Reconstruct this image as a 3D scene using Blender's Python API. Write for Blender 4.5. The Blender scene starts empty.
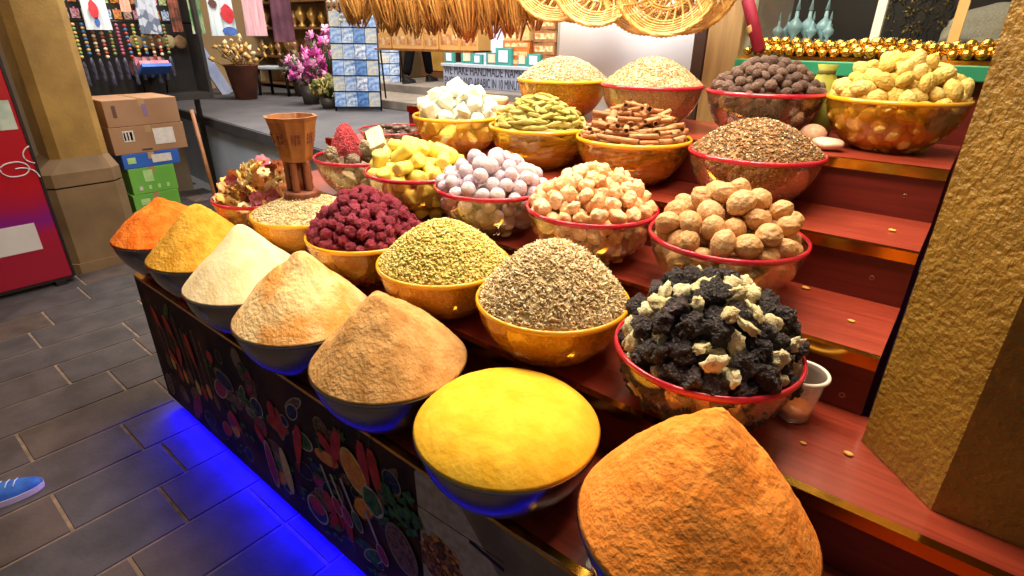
import bpy, bmesh, math, random
import numpy as np
from mathutils import Vector, Matrix, noise, Euler

C = bpy.context.scene
COL = C.collection
PI = math.pi
# ------------------------------------------------------------------ camera
H = 1.567
FPX = 551.1
RV = Vector((0.77195251, 0.63560319, 0.00989483))
UV = Vector((-0.26976207, 0.31345731, 0.91047951))
WV = Vector((-0.57560208, 0.70551619, -0.41343579))
cam_d = bpy.data.cameras.new('camera')
cam_d.sensor_width = 36.0
cam_d.lens = FPX / 1024 * 36
cam_d.clip_start = 0.02
cam = bpy.data.objects.new('camera', cam_d)
COL.objects.link(cam)
cam.matrix_world = Matrix(((RV.x, UV.x, -WV.x, 0), (RV.y, UV.y, -WV.y, 0), (RV.z, UV.z, -WV.z, H), (0, 0, 0, 1)))
C.camera = cam
# ------------------------------------------------------------------ world, exposure
C.view_settings.view_transform = 'Standard'
C.view_settings.look = 'None'
C.view_settings.exposure = 0.06
C.view_settings.gamma = 1.0
C.view_settings.use_curve_mapping = False
W = bpy.data.worlds.new('world')
C.world = W
W.use_nodes = True
W.node_tree.nodes['Background'].inputs[0].default_value = (0.60, 0.55, 0.52, 1)
W.node_tree.nodes['Background'].inputs[1].default_value = 0.17

def area(name, loc, target, sx, sy, power, col, spread=PI):
    d = bpy.data.lights.new(name, 'AREA')
    d.shape = 'RECTANGLE'; d.size = sx; d.size_y = sy
    d.energy = power; d.color = col; d.spread = spread
    o = bpy.data.objects.new(name, d); COL.objects.link(o)
    o.location = loc
    dirv = (Vector(target) - Vector(loc)).normalized()
    o.rotation_euler = dirv.to_track_quat('-Z', 'Y').to_euler()
    return o
WARM = (1.0, 0.83, 0.60)
area('stall_lamp', (-0.45, 1.30, 2.70), (-0.45, 1.15, 0.9), 0.8, 0.6, 41, WARM)
area('stall_lamp', (-1.45, 1.30, 2.70), (-1.40, 1.15, 0.9), 0.8, 0.6, 41, WARM)
area('stall_lamp', (-2.40, 1.25, 2.70), (-2.30, 1.10, 0.9), 0.8, 0.6, 34, WARM)
area('stall_lamp', (-0.75, 2.45, 2.75), (-0.75, 2.2, 1.2), 1.4, 0.5, 30, WARM)
area('shop_lamp', (-5.2, 1.9, 2.9), (-6.2, 1.9, 1.3), 0.8, 0.8, 45, (1.0, 0.88, 0.72))
area('alley_lamp', (-6.0, 4.2, 3.6), (-6.2, 4.6, 0.8), 1.8, 1.2, 170, (1.0, 0.88, 0.74))
area('alley_lamp', (-3.4, 4.2, 3.4), (-3.6, 5.5, 0.9), 1.5, 1.0, 130, (1.0, 0.94, 0.86))
area('street_lamp', (-4.6, -0.1, 3.4), (-4.7, 0.6, 0.0), 0.8, 0.8, 24, (1.0, 0.84, 0.68))
area('led_light', (-0.95, 0.640, 0.072), (-0.95, 0.60, 0.0), 3.1, 0.02, 95, (0.002, 0.0, 1.0), 2.75)
area('alley_wall_fill', (-4.2, 1.6, 2.7), (-4.8, 2.5, .5), 0.5, 0.4, 22, (0.86, 0.92, 1.0), 2.2)  # added cool fill light to brighten the alley's front wall, not a real lamp
area('shelf_fill', (-2.3, 1.95, 2.9), (-2.3, 2.95, 1.6), 0.6, 0.3, 26, (1.0, .86, .62), 2.0)  # warm fill light added to lift the kraft boxes on the hanging shelf
area('panel_fill', (-1.35, 2.0, 2.9), (-1.45, 2.62, 1.5), 0.5, 0.3, 26, (0.92, 0.96, 1.0), 2.0)  # made-up cool-white fill light that brightens the marble panel

# ------------------------------------------------------------------ pixel helpers (a ray of the camera met with a real plane)
def ray(x, y): return RV * ((x - 512) / FPX) - UV * ((y - 288) / FPX) + WV
CO = Vector((0, 0, H))
def atz(x, y, z):
    d = ray(x, y); return CO + d * ((z - H) / d.z)
def aty(x, y, Y):
    d = ray(x, y); return CO + d * (Y / d.y)
def atx(x, y, X):
    d = ray(x, y); return CO + d * (X / d.x)

# ------------------------------------------------------------------ materials
def lin(c):
    if isinstance(c, str): c = tuple(int(c[i:i+2], 16) for i in (0, 2, 4))
    r = []
    for v in c:
        v = v / 255.0
        r.append(v / 12.92 if v <= 0.04045 else ((v + 0.055) / 1.055) ** 2.4)
    return (*r, 1.0)
MATS = {}
def mat(name, c1, c2=None, rough=0.6, metal=0.0, scale=8.0, detail=4.0, bump=0.0, bscale=None, bdist=0.01,
        stretch=None, rnd=None, sss=0.0, spec=0.5, kind='noise', lo=0.35, hi=0.65, coat=0.0, emit=None, estr=0.0, trans=0.0):
    if name in MATS: return MATS[name]
    m = bpy.data.materials.new(name); m.use_nodes = True
    N = m.node_tree.nodes; L = m.node_tree.links
    p = N['Principled BSDF']
    p.inputs['Base Color'].default_value = lin(c1)
    p.inputs['Roughness'].default_value = rough
    p.inputs['Metallic'].default_value = metal
    p.inputs['Specular IOR Level'].default_value = spec
    if sss:
        p.inputs['Subsurface Weight'].default_value = sss
        p.inputs['Subsurface Radius'].default_value = (0.02, 0.012, 0.006)
    if coat: p.inputs['Coat Weight'].default_value = coat
    if trans: p.inputs['Transmission Weight'].default_value = trans
    if emit:
        p.inputs['Emission Color'].default_value = lin(emit)
        p.inputs['Emission Strength'].default_value = estr
    tc = N.new('ShaderNodeTexCoord')
    vec = tc.outputs['Object']
    if stretch:
        mp = N.new('ShaderNodeMapping'); mp.inputs['Scale'].default_value = stretch
        L.new(vec, mp.inputs[0]); vec = mp.outputs[0]
    def tex(k, s, d):
        if k == 'voronoi':
            t = N.new('ShaderNodeTexVoronoi'); t.inputs['Scale'].default_value = s; L.new(vec, t.inputs['Vector']); return t.outputs['Distance'], t.outputs['Color']
        t = N.new('ShaderNodeTexNoise'); t.inputs['Scale'].default_value = s; t.inputs['Detail'].default_value = d; L.new(vec, t.inputs['Vector'])
        return t.outputs[0], t.outputs[1]
    out = None
    if c2:
        f, cc = tex(kind, scale, detail)
        if kind == 'voronoi':
            s = N.new('ShaderNodeSeparateColor'); L.new(cc, s.inputs[0]); f = s.outputs[0]
        rp = N.new('ShaderNodeValToRGB')
        rp.color_ramp.elements[0].position = lo; rp.color_ramp.elements[0].color = lin(c1)
        rp.color_ramp.elements[1].position = hi; rp.color_ramp.elements[1].color = lin(c2)
        L.new(f, rp.inputs[0]); out = rp.outputs[0]
    if rnd:      # every copy of a thing picks its own tone between its colour and a second one
        oi = N.new('ShaderNodeObjectInfo')
        mx = N.new('ShaderNodeMix'); mx.data_type = 'RGBA'
        r2 = N.new('ShaderNodeValToRGB'); cr = r2.color_ramp
        cr.elements[0].position = 0; cr.elements[0].color = lin(rnd[0])
        cr.elements[1].position = 1; cr.elements[1].color = lin(rnd[-1])
        for i, c in enumerate(rnd[1:-1]):
            e = cr.elements.new((i + 1) / (len(rnd) - 1)); e.color = lin(c)
        L.new(oi.outputs['Random'], r2.inputs[0])
        mx.inputs[0].default_value = 0.6 if c2 else 1.0
        if out: L.new(out, mx.inputs[6])
        L.new(r2.outputs[0], mx.inputs[7]); out = mx.outputs[2]
    if out: L.new(out, p.inputs['Base Color'])
    if bump:
        f, _ = tex('voronoi' if kind == 'voronoi' and not bscale else 'noise', bscale or scale, 5.0)
        b = N.new('ShaderNodeBump'); b.inputs['Strength'].default_value = bump; b.inputs['Distance'].default_value = bdist
        L.new(f, b.inputs['Height']); L.new(b.outputs[0], p.inputs['Normal'])
    MATS[name] = m
    return m

def clear_plastic(name, tint, fac=0.12, rough=0.05, tfac=None, body=None):
    """thin clear plastic: lets tinted light through, reflects a little, and a slightly milky body"""
    m = bpy.data.materials.new(name); m.use_nodes = True
    N = m.node_tree.nodes; L = m.node_tree.links
    N.remove(N['Principled BSDF'])
    o = N['Material Output']
    t = N.new('ShaderNodeBsdfTransparent'); t.inputs[0].default_value = lin(tint)
    g = N.new('ShaderNodeBsdfGlossy'); g.inputs['Roughness'].default_value = rough; g.inputs[0].default_value = (1, 1, 1, 1)
    d = N.new('ShaderNodeBsdfDiffuse'); d.inputs[0].default_value = lin(body or tint)
    m1 = N.new('ShaderNodeMixShader'); m1.inputs[0].default_value = fac
    L.new(t.outputs[0], m1.inputs[1]); L.new(d.outputs[0], m1.inputs[2])
    lw = N.new('ShaderNodeLayerWeight'); lw.inputs[0].default_value = 0.25
    ml = N.new('ShaderNodeMath'); ml.operation = 'MULTIPLY_ADD'; ml.inputs[1].default_value = 0.5; ml.inputs[2].default_value = 0.03
    L.new(lw.outputs['Fresnel'], ml.inputs[0])
    m2 = N.new('ShaderNodeMixShader')
    L.new(ml.outputs[0], m2.inputs[0]); L.new(m1.outputs[0], m2.inputs[1]); L.new(g.outputs[0], m2.inputs[2])
    L.new(m2.outputs[0], o.inputs['Surface'])
    MATS[name] = m
    return m

# ------------------------------------------------------------------ mesh helpers
def link(name, me, m=None, parent=None, loc=None):
    o = bpy.data.objects.new(name, me); COL.objects.link(o)
    if m is not None and me is not None and hasattr(me, 'materials') and len(me.materials) == 0:
        for x in (m if isinstance(m, (list, tuple)) else [m]): me.materials.append(x)
    if parent: o.parent = parent
    if loc is not None: o.location = loc
    return o
def tag(o, label, cat, group=None, kind=None):
    o['label'] = label
    if cat: o['category'] = cat
    if group: o['group'] = group
    if kind: o['kind'] = kind
    return o
def thing(name, label, cat, loc=(0, 0, 0), group=None, rz=0):
    o = bpy.data.objects.new(name, None); COL.objects.link(o); o.empty_display_size = 0.05
    o.location = loc; o.rotation_euler = (0, 0, rz)
    return tag(o, label, cat, group)
def struct(o): o['kind'] = 'structure'; return o

class MB:
    def __init__(s): s.v = []; s.f = []; s.mi = []; s.sm = []
    def add(s, verts, faces, mi=0, smooth=False, M=None):
        b = len(s.v)
        for v in verts:
            v = Vector(v)
            if M is not None: v = M @ v
            s.v.append(tuple(v))
        for f in faces: s.f.append(tuple(b + i for i in f)); s.mi.append(mi); s.sm.append(smooth)
        return s
    def box(s, a, b, mi=0, M=None, bev=0.0):
        x0, y0, z0 = a; x1, y1, z1 = b
        if bev:
            bm = bmesh.new(); bmesh.ops.create_cube(bm, size=1)
            for v in bm.verts: v.co = Vector(((x0+x1)/2 + v.co.x*(x1-x0), (y0+y1)/2 + v.co.y*(y1-y0), (z0+z1)/2 + v.co.z*(z1-z0)))
            bmesh.ops.bevel(bm, geom=bm.edges[:] , offset=bev, segments=2, affect='EDGES', profile=0.5)
            bm.verts.index_update()
            s.add([v.co.copy() for v in bm.verts], [[v.index for v in f.verts] for f in bm.faces], mi, False, M); bm.free(); return s
        vs = [(x0,y0,z0),(x1,y0,z0),(x1,y1,z0),(x0,y1,z0),(x0,y0,z1),(x1,y0,z1),(x1,y1,z1),(x0,y1,z1)]
        return s.add(vs, [(0,3,2,1),(4,5,6,7),(0,1,5,4),(1,2,6,5),(2,3,7,6),(3,0,4,7)], mi, False, M)
    def lathe(s, prof, n=32, mi=0, M=None, smooth=True, wave=0, wn=16, closed=False):
        vs = []; fs = []
        for (r, z) in prof:
            for k in range(n):
                a = 2 * PI * k / n; rr = r * (1 + wave * math.cos(wn * a))
                vs.append((rr * math.cos(a), rr * math.sin(a), z))
        for i in range(len(prof) - 1):
            for k in range(n):
                fs.append((i*n+k, i*n+(k+1) % n, (i+1)*n+(k+1) % n, (i+1)*n+k))
        if not closed:
            if prof[0][0] > 1e-5: fs.append(tuple(range(n))[::-1])
            if prof[-1][0] > 1e-5: fs.append(tuple((len(prof)-1)*n + k for k in range(n)))
        else:
            i = len(prof) - 1
            for k in range(n): fs.append((i*n+k, i*n+(k+1) % n, (k+1) % n, k))
        return s.add(vs, fs, mi, smooth, M)
    def tube(s, pts, r, n=8, mi=0, M=None, cap=True):
        pts = [Vector(p) for p in pts]; rs = r if isinstance(r, (list, tuple)) else [r] * len(pts)
        vs = []; fs = []
        up = Vector((0, 0, 1))
        for i, p in enumerate(pts):
            t = (pts[min(i+1, len(pts)-1)] - pts[max(i-1, 0)]).normalized()
            ref = up if abs(t.dot(up)) < 0.95 else Vector((1, 0, 0))
            a = t.cross(ref).normalized(); b = t.cross(a).normalized()
            for k in range(n):
                q = 2 * PI * k / n; vs.append(p + (a * math.cos(q) + b * math.sin(q)) * rs[i])
        for i in range(len(pts) - 1):
            for k in range(n): fs.append((i*n+k, i*n+(k+1) % n, (i+1)*n+(k+1) % n, (i+1)*n+k))
        if cap: fs.append(tuple(range(n))[::-1]); fs.append(tuple((len(pts)-1)*n+k for k in range(n)))
        return s.add(vs, fs, mi, True, M)
    def prism(s, pts, z0, z1, mi=0, M=None, smooth=False):
        n = len(pts)
        vs = [(x, y, z0) for x, y in pts] + [(x, y, z1) for x, y in pts]
        fs = [tuple(range(n))[::-1], tuple(range(n, 2*n))] + [(k, (k+1) % n, n+(k+1) % n, n+k) for k in range(n)]
        return s.add(vs, fs, mi, smooth, M)
    def mesh(s, name):
        me = bpy.data.meshes.new(name)
        me.from_pydata(s.v, [], s.f)
        me.polygons.foreach_set('material_index', s.mi); me.polygons.foreach_set('use_smooth', s.sm)
        me.validate(); me.update(); return me
    def obj(s, name, m, parent=None, loc=None): return link(name, s.mesh(name), m, parent, loc)

def ico(sub, fn, name, smooth=True):
    bm = bmesh.new(); bmesh.ops.create_icosphere(bm, subdivisions=sub, radius=1)
    for v in bm.verts: v.co = fn(v.co.copy())
    for f in bm.faces: f.smooth = smooth
    me = bpy.data.meshes.new(name); bm.to_mesh(me); bm.free(); return me
def nz(v, s, seed=0): return noise.noise(Vector(v) * s + Vector((seed * 7.3, seed * 3.1, seed * 5.7)))
def text_mesh(txt, size, name, m, parent=None, loc=(0, 0, 0), rot=(PI/2, 0, 0), sx=1.0, ext=0.0008):
    cu = bpy.data.curves.new(name, 'FONT'); cu.body = txt; cu.size = size; cu.extrude = ext; cu.align_x = 'LEFT'
    t = bpy.data.objects.new(name, cu); COL.objects.link(t)
    me = bpy.data.meshes.new_from_object(t.evaluated_get(bpy.context.evaluated_depsgraph_get()))
    bpy.data.objects.remove(t)
    o = link(name, me, m, parent, loc); me.materials.clear(); me.materials.append(m)
    o.rotation_euler = rot; o.scale = (sx, 1, 1); return o

# ------------------------------------------------------------------ levels of the stepped stand
G = 0.315; RISE = 0.14742
YN = {k: 1.26 + (k - 3) * G for k in range(1, 8)}
ZT = {k: 0.8094 + (k - 2) * RISE for k in range(1, 8)}
BR = 0.193; HB = 0.157
XL = -2.53

# ================================================================== SETTING
# street paving: stone slabs in courses, each slab a low bevelled block set in grout
def floor_mesh():
    random.seed(3)
    mb = MB()
    mb.box((-9.5, -2.2, -0.08), (1.8, 2.35, -0.004), 0)
    joints = {-4.16: [.765, -.1], -3.9: [.51, 1.1], -3.63: [.388, .95], -3.37: [.776, .1], -3.10: [.385, -.1], -2.84: [.54, .02], -2.57: [.12, .66],
              -2.31: [.43, -.1], -2.045: [.117, .49], -1.78: [.386, -.15], -1.51: [.2, .6]}
    k0 = -3.10
    i = -24
    while True:
        xa = k0 + (i - 1) * 0.2645; xb = xa + 0.2645
        if xa > 1.6: break
        i += 1
        key = min(joints, key=lambda q: abs(q - xb))
        js = list(joints[key]) if abs(key - xb) < 0.08 else [random.uniform(0, 0.5)]
        a = min(js)
        while a > -1.9: a -= random.choice([0.36, 0.48, 0.6]); js.append(a)
        a = max(js)
        while a < 2.2: a += random.choice([0.36, 0.48, 0.6]); js.append(a)
        js.sort(); g = 0.0036
        for ya, yb in zip(js[:-1], js[1:]):
            if yb - ya < 0.05: continue
            mi = 1 + random.randrange(3)
            z = random.uniform(0.0, 0.0012)
            x0, x1, y0, y1 = xa + g, xb - g, ya + g, yb - g; b = 0.004
            vs = [(x0, y0, -.01), (x1, y0, -.01), (x1, y1, -.01), (x0, y1, -.01), (x0+b, y0+b, z), (x1-b, y0+b, z), (x1-b, y1-b, z), (x0+b, y1-b, z)]
            mb.add(vs, [(4,5,6,7), (0,1,5,4), (1,2,6,5), (2,3,7,6), (3,0,4,7)], mi)
    return mb
grout = mat('grout', '8a7466', '6a5a50', rough=0.95, scale=20)
slabs = [mat('slate_slab_%s' % n, a, b, rough=0.62, scale=7, detail=8, bump=0.35, bscale=60, bdist=0.004) for n, a, b in
         (('grey', '3b3434', '51484a'), ('brown', '40352f', '564843'), ('blue', '383436', '4c4649'))]
fl = floor_mesh().obj('floor', [grout] + slabs); struct(fl)

# raised alley behind the stall
stone = mat('alley_stone', '48484e', '58565a', rough=0.7, scale=3, bump=0.2, bscale=40, bdist=0.004)
drk = mat('dark_kerb', '2c2a2d', '3a3638', rough=0.7, scale=12)
e0 = atz(170, 105, 0.8); e1 = atz(330, 150, 0.8)
def edge_y(x): return e0.y + (e1.y - e0.y) * (x - e0.x) / (e1.x - e0.x)
pts = [(-9.5, edge_y(-9.5)), (XL - 0.3, edge_y(XL - 0.3)), (XL - .3, 2.42), (1.6, 2.42), (1.6, 9.2), (-9.5, 9.2)]
mb = MB(); mb.prism(pts, 0.0, 0.74, 1); mb.prism([(x, y - (.03 if y < 3.0 else 0)) for x, y in pts], 0.74, 0.80, 0)
ter = mb.obj('floor', [stone, mat('alley_wall_paint', 'a0a6b2', 'b0b6c0', rough=0.6, scale=2.5)]); struct(ter)
kb = MB(); d = (e1 - e0).normalized(); nrm = Vector((d.y, -d.x, 0))
p0 = e0 - d * 0.2 + nrm * 0.031; p1 = e1 + d * 0.75 + nrm * 0.031
for a, b in ((p0, p1),):
    kb.add([a + Vector((0,0,-.09)), b + Vector((0,0,-.09)), b + Vector((0,0,-.005)), a + Vector((0,0,-.005)),
            a + nrm*.02 + Vector((0,0,-.09)), b + nrm*.02 + Vector((0,0,-.09)), b + nrm*.02 + Vector((0,0,-.005)), a + nrm*.02 + Vector((0,0,-.005))],
           [(0,1,2,3), (4,7,6,5), (0,4,5,1), (3,2,6,7), (0,3,7,4), (1,5,6,2)])
struct(kb.obj('trim_1', drk))
# two stone steps and the upper landing
mb = MB(); mb.box((-6.6, 4.24, 0.80), (1.6, 5.0, 0.90), 0, bev=.01); struct(mb.obj('trim_2', mat('step_stone', '6f675f', '857a6e', rough=.7, scale=5)))
mb = MB(); mb.box((-6.8, 4.95, 0.80), (1.6, 9.2, 1.0), 0, bev=.01); struct(mb.obj('trim_3', mat('landing_stone', '63605e', '7d7267', rough=.7, scale=5)))
# walls
wp = mat('shop_wall_plaster', '7b6650', '8f7a60', rough=0.9, scale=2, bump=.1, bscale=30)
mb = MB(); mb.box((-6.75, -1.8, 0), (-6.55, 2.42, 3.2)); struct(mb.obj('wall_left', wp))
mb = MB(); mb.box((-9.6, 2.0, 0), (-9.4, 9.4, 3.6)); struct(mb.obj('wall_left', mat('far_wall_plaster', '8d7558', 'a98c60', rough=0.9, scale=1.2)))
mb = MB(); mb.box((-9.4, 9.2, 0.0), (1.6, 9.4, 3.8)); struct(mb.obj('wall_back', mat('back_wall_paint', '80705e', '98866f', rough=0.9, scale=1.0)))

# ------------------------------------------------------------------ right pillar (hammered gold) standing on the second step
gold_stucco = mat('hammered_gold_paint', '8c6a20', 'a27c2c', rough=0.42, metal=0.15, scale=14, bump=0.8, bscale=85, bdist=0.010)
N_ = gold_stucco.node_tree
def octa(x0, x1, y0, y1, c): return [(x0+c, y0), (x1-c, y0), (x1, y0+c), (x1, y1-c), (x1-c, y1), (x0+c, y1), (x0, y1-c), (x0, y0+c)]
mb = MB(); mb.prism(octa(-0.013, 0.62, 1.041, 1.64, 0.13), ZT[2] + 0.001, 3.0)
o = mb.obj('pillar', gold_stucco); tag(o, 'gold hammered-plaster eight-sided pillar standing on the red step at the right', 'pillar')
# left pillar
brown_stone = mat('sand_coated_stone', '8f6c33', 'ab8440', rough=0.75, scale=5, bump=0.45, bscale=55, bdist=0.006)
base_stone = mat('base_stone', '70583a', '85694a', rough=0.8, scale=4, bump=.25, bscale=35, bdist=.006)
t = thing('pillar', 'brown stone-look pillar on a wider chamfered base beside the cardboard boxes', 'pillar', (-4.92, 1.08, 0))
mb = MB(); mb.prism(octa(-.25, .25, -.29, .22, 0.07), 0, 0.07); mb.prism(octa(-.24, .24, -.28, .21, 0.07), 0.07, 0.6); mb.obj('base', base_stone, t)
mb = MB()
a = octa(-.24, .24, -.28, .21, .07); b = a; c = octa(-.17, .20, -.17, .17, .05)
mb.prism(a, .612, .70)
mb.add([(x, y, .70) for x, y in b] + [(x, y, .79) for x, y in c], [(k, (k+1) % 8, 8+(k+1) % 8, 8+k) for k in range(8)] + [tuple(range(8, 16))])
mb.obj('collar', base_stone, t)
mb = MB(); mb.prism(octa(-.17, .20, -.17, .17, .05), .785, 3.1); mb.obj('shaft', brown_stone, t)
mb = MB(); mb.prism(octa(-.23, .23, -.27, .20, .07), .598, .614); mb.obj('joint', mat('dark_joint', '241c14', rough=.9), t)

# ================================================================== STEPPED STAND
lam = mat('red_wood_laminate', '7c2c1e', 'a0402c', rough=0.32, scale=6, detail=9, stretch=(0.6, 14, 14), coat=0.25, lo=.3, hi=.72)
lam_r = mat('red_wood_riser', '561610', '6e2118', rough=0.4, scale=6, detail=8, stretch=(0.6, 14, 14), lo=.3, hi=.72)
brass = mat('mirror_brass', 'd9a441', 'c48b2c', rough=0.16, metal=1.0, scale=9)
XE = {1: 1.2, 2: 1.2, 3: -0.03, 4: -0.03, 5: -0.03, 6: -0.03}
XS = {1: XL, 2: XL, 3: XL + .04, 4: XL + .04, 5: XL + .30}
st = thing('display_stand', 'dark red wooden stepped spice stand with brass edges and printed front', 'display stand', (XL, YN[1], 0))
off = Vector((-XL, -YN[1], 0))
def sm(mb, name, m, par=None): 
    o = mb.obj(name, m, par or st); 
    if par is None: o.location = off
    return o
for k in range(1, 6):
    y0 = YN[k]; y1 = YN[k+1] + 0.012 if k < 5 else 2.40
    mb = MB(); mb.box((XS[k], y0 + .002, ZT[k] - .02), (XE[k], y1, ZT[k])); sm(mb, 'tread', lam)
    if k > 1:
        mb = MB(); mb.box((XS[k], y0 + .008, ZT[k-1] + .0005), (XE[k], y0 + .02, ZT[k] - .0205)); rs = sm(mb, 'riser', lam_r)
        if k in (4, 5, 3):
            for (px, py) in {4: [(872, 278)], 5: [(905, 196)], 3: [(842, 395)]}[k]:
                q = aty(px, py, y0 + .008)
                mb = MB(); Mx = Matrix.Translation((q.x, y0 + .0082, q.z)) @ Matrix.Rotation(PI/2, 4, 'X')
                mb.lathe([(0.0, 0), (.0035, 0)], 16, 1, Mx); mb.lathe([(.0035, 0), (.0045, .0012), (.0062, .0012), (.0068, 0)], 20, 0, Mx)
                so = mb.obj('screw_cap', [mat('screw_metal', 'a08068', rough=.3, metal=1), mat('screw_hole', '120806', rough=.9)], rs)
    # brass corner moulding: a band on the tread and a lip down the front
    mb = MB(); mb.box((XS[k] , y0 - .002, ZT[k] - (.027 if k > 1 else .009)), (XE[k], y0 + .002, ZT[k] + .0015)); mb.box((XS[k], y0 + .002, ZT[k]), (XE[k], y0 + .020, ZT[k] + .0015))
    sm(mb, 'edge_trim', brass)
# sides and back so that the stand is a closed body
mb = MB()
for k in range(1, 6):
    mb.box((XS[k], YN[k] + .021, 0.05 if k == 1 else 0.05), (XS[k] + .016, (YN[k+1] if k < 5 else 2.40), ZT[k] - .021))
sm(mb, 'side_panel', mat('black_side_board', '1c1311', '2a1c18', rough=.6, scale=5))
mb = MB(); mb.box((XL + .3, 2.385, .05), (-.03, 2.40, ZT[5] - .021)); sm(mb, 'back_panel', lam_r)
for x in (XL + .05, -1.6, -.7, .2, 1.1):
    mb = MB(); mb.box((x, YN[1] + .05, 0), (x + .05, YN[1] + .10, ZT[1] - .021)); sm(mb, 'leg', drk)
# printed front boards
PY = YN[1] + 0.001
bk = mat('banner_black_print', '120d0b', '4a2c1c', rough=.65, spec=.15, scale=7, detail=6)
pal = {n: mat('print_' + n, a, b, rough=.6, spec=.2, scale=s, detail=6, kind=k) for n, a, b, s, k in (
    ('red', '9e2416', 'c03a20', 30, 'noise'), ('orange', 'c8701c', 'e0922a', 60, 'noise'), ('yellow', 'b99a30', 'd6bb56', 60, 'noise'),
    ('green', '1f3c16', '44702a', 45, 'noise'), ('magenta', '7c1c3c', 'a83458', 90, 'noise'), ('brown', '4e3320', '7c5a38', 140, 'voronoi'),
    ('cream', '9c8c74', 'b7a78e', 40, 'noise'), ('navy', '151a35', '2a3558', 90, 'voronoi'), ('white', '9a9692', 'aaa6a0', 3, 'noise'), ('hazel', '5a3018', 'a06a3a', 70, 'voronoi'),
    ('wood', '6a5a42', '85745a', 10, 'noise'), ('ink', '100e10', '1a1618', 4, 'noise'))}
pk = list(pal)
class Print:
    def __init__(s): s.mb = MB(); s.n = 0
    def poly(s, pts, m):   # pts in (x, z) on the front plane
        s.n += 1; y = PY - 0.0026 - s.n * 0.000012
        s.mb.add([(x, y, z) for x, z in pts], [tuple(range(len(pts)))], 1 + pk.index(m))
    def oval(s, cx, cz, a, b, rot, m, rim='cream', n=22, jag=0.0):
        for k, (sc, mm) in enumerate(((1.0, rim), (0.86, m))):
            if mm is None: continue
            P = []
            for i in range(n):
                t = 2*PI*i/n; r = sc * (1 + (jag * math.sin(5*t + cx*40) if k else 0))
                x, z = a*r*math.cos(t), b*r*math.sin(t)
                P.append((cx + x*math.cos(rot) - z*math.sin(rot), cz + x*math.sin(rot) + z*math.cos(rot)))
            s.poly(P, mm)
    def spoon(s, cx, cz, L, rot, m, rim='brown'):
        s.oval(cx, cz, .038, .022, rot, m, rim)
        dx, dz = math.cos(rot), math.sin(rot); nx, nz_ = -dz*.005, dx*.005
        a = (cx + dx*.036, cz + dz*.036); b = (cx + dx*L, cz + dz*L)
        s.poly([(a[0]-nx, a[1]-nz_), (b[0]-nx*1.4, b[1]-nz_*1.4), (b[0]+nx*1.4, b[1]+nz_*1.4), (a[0]+nx, a[1]+nz_)], rim)
    def pepper(s, cx, cz, L, rot, m):
        P = []
        for i in range(9):
            u = i/8; P.append((u*L, .028*math.sin(PI*min(1, u*1.15+.08))**.7*(1-u*.6) + .03*u*u))
        for i in range(8, -1, -1):
            u = i/8; P.append((u*L, -.028*math.sin(PI*min(1, u*1.15+.08))**.7*(1-u*.6) + .03*u*u))
        P = [(p[0].real if isinstance(p[0], complex) else p[0], p[1].real if isinstance(p[1], complex) else p[1]) for p in P]
        s.poly([(cx + x*math.cos(rot) - z*math.sin(rot), cz + x*math.sin(rot) + z*math.cos(rot)) for x, z in P], m)
        s.poly([(cx-.002, cz), (cx - .035*math.cos(rot), cz - .035*math.sin(rot)), (cx - .033*math.cos(rot)+.006, cz-.033*math.sin(rot)+.006)], 'green')
    def herb(s, cx, cz, R, n=12):
        for i in range(n):
            t = random.uniform(0, 2*PI); d_ = R*random.random()**.6; x, z = cx+d_*math.cos(t), cz+d_*math.sin(t)
            q = random.uniform(0, PI); s.oval(x, z, R*.3, R*.14, q, 'green', None)
            s.oval(x + .01, z+.006, R*.22, R*.12, q + 1.1, 'green', None)
random.seed(11)
P1 = Print()
xs = aty(415, 462, PY).x
P1.mb.box((XL, PY - .0025, .07), (xs, PY + .018, ZT[1] - .010), 0)
def PP(px, py):
    q = aty(px, py, PY); return q.x, q.z
# left dark part: spoons laid side by side, handles up
for i in range(9):
    x = XL + .09 + i*.055; P1.spoon(x + .05, .30 + .02*math.sin(i*2), .26, PI/2 + .12, ['brown', 'yellow', 'red', 'orange'][i % 4])
for i in range(120):
    x = random.uniform(XL + .05, xs - .08); z = random.uniform(.12, .60)
    if x < XL + .6 and .25 < z < .58: continue
    m = random.choice(['navy', 'brown', 'wood', 'green', 'brown', 'red', 'ink', 'brown', 'magenta', 'ink', 'orange'])
    P1.oval(x, z, random.uniform(.025, .075), random.uniform(.016, .04), random.uniform(-.2, 1.6), m, random.choice(['brown', 'cream', 'wood', 'brown', 'ink']))
for i in range(16): P1.herb(random.uniform(XL + .6, xs - .05), random.uniform(.14, .6), .045, 7)
for i in range(12):
    P1.pepper(random.uniform(XL + .1, xs - .25), random.uniform(.15, .6), random.uniform(.1, .18), random.uniform(-2.2, -.6), 'red')
for px, py, L, rt in ((300, 425, .24, -1.9), (362, 440, .22, -1.6), (372, 448, .22, -1.5), (340, 430, .2, -2.0)):
    x, z = PP(px, py); P1.pepper(x, z, L, rt, 'red')
x, z = PP(274, 463); P1.oval(x, z, .03, .10, .12, 'magenta')
x, z = PP(289, 470); P1.oval(x, z, .028, .095, .12, 'yellow')
x, z = PP(320, 508); P1.oval(x, z, .06, .055, .3, 'navy'); P1.oval(x, z + .015, .045, .035, .3, 'red', 'brown')
x, z = PP(356, 470); P1.oval(x, z, .05, .075, .5, 'orange', 'yellow', jag=.05)
x, z = PP(402, 505); P1.herb(x, z, .075, 26); x, z = PP(370, 478); P1.herb(x + .03, z - .08, .05, 14)
x, z = PP(375, 500); P1.oval(x, z, .045, .05, .5, 'green', 'cream', jag=.1)
x, z = PP(404, 548); P1.oval(x, z, .06, .085, .4, 'brown', 'wood')
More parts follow.
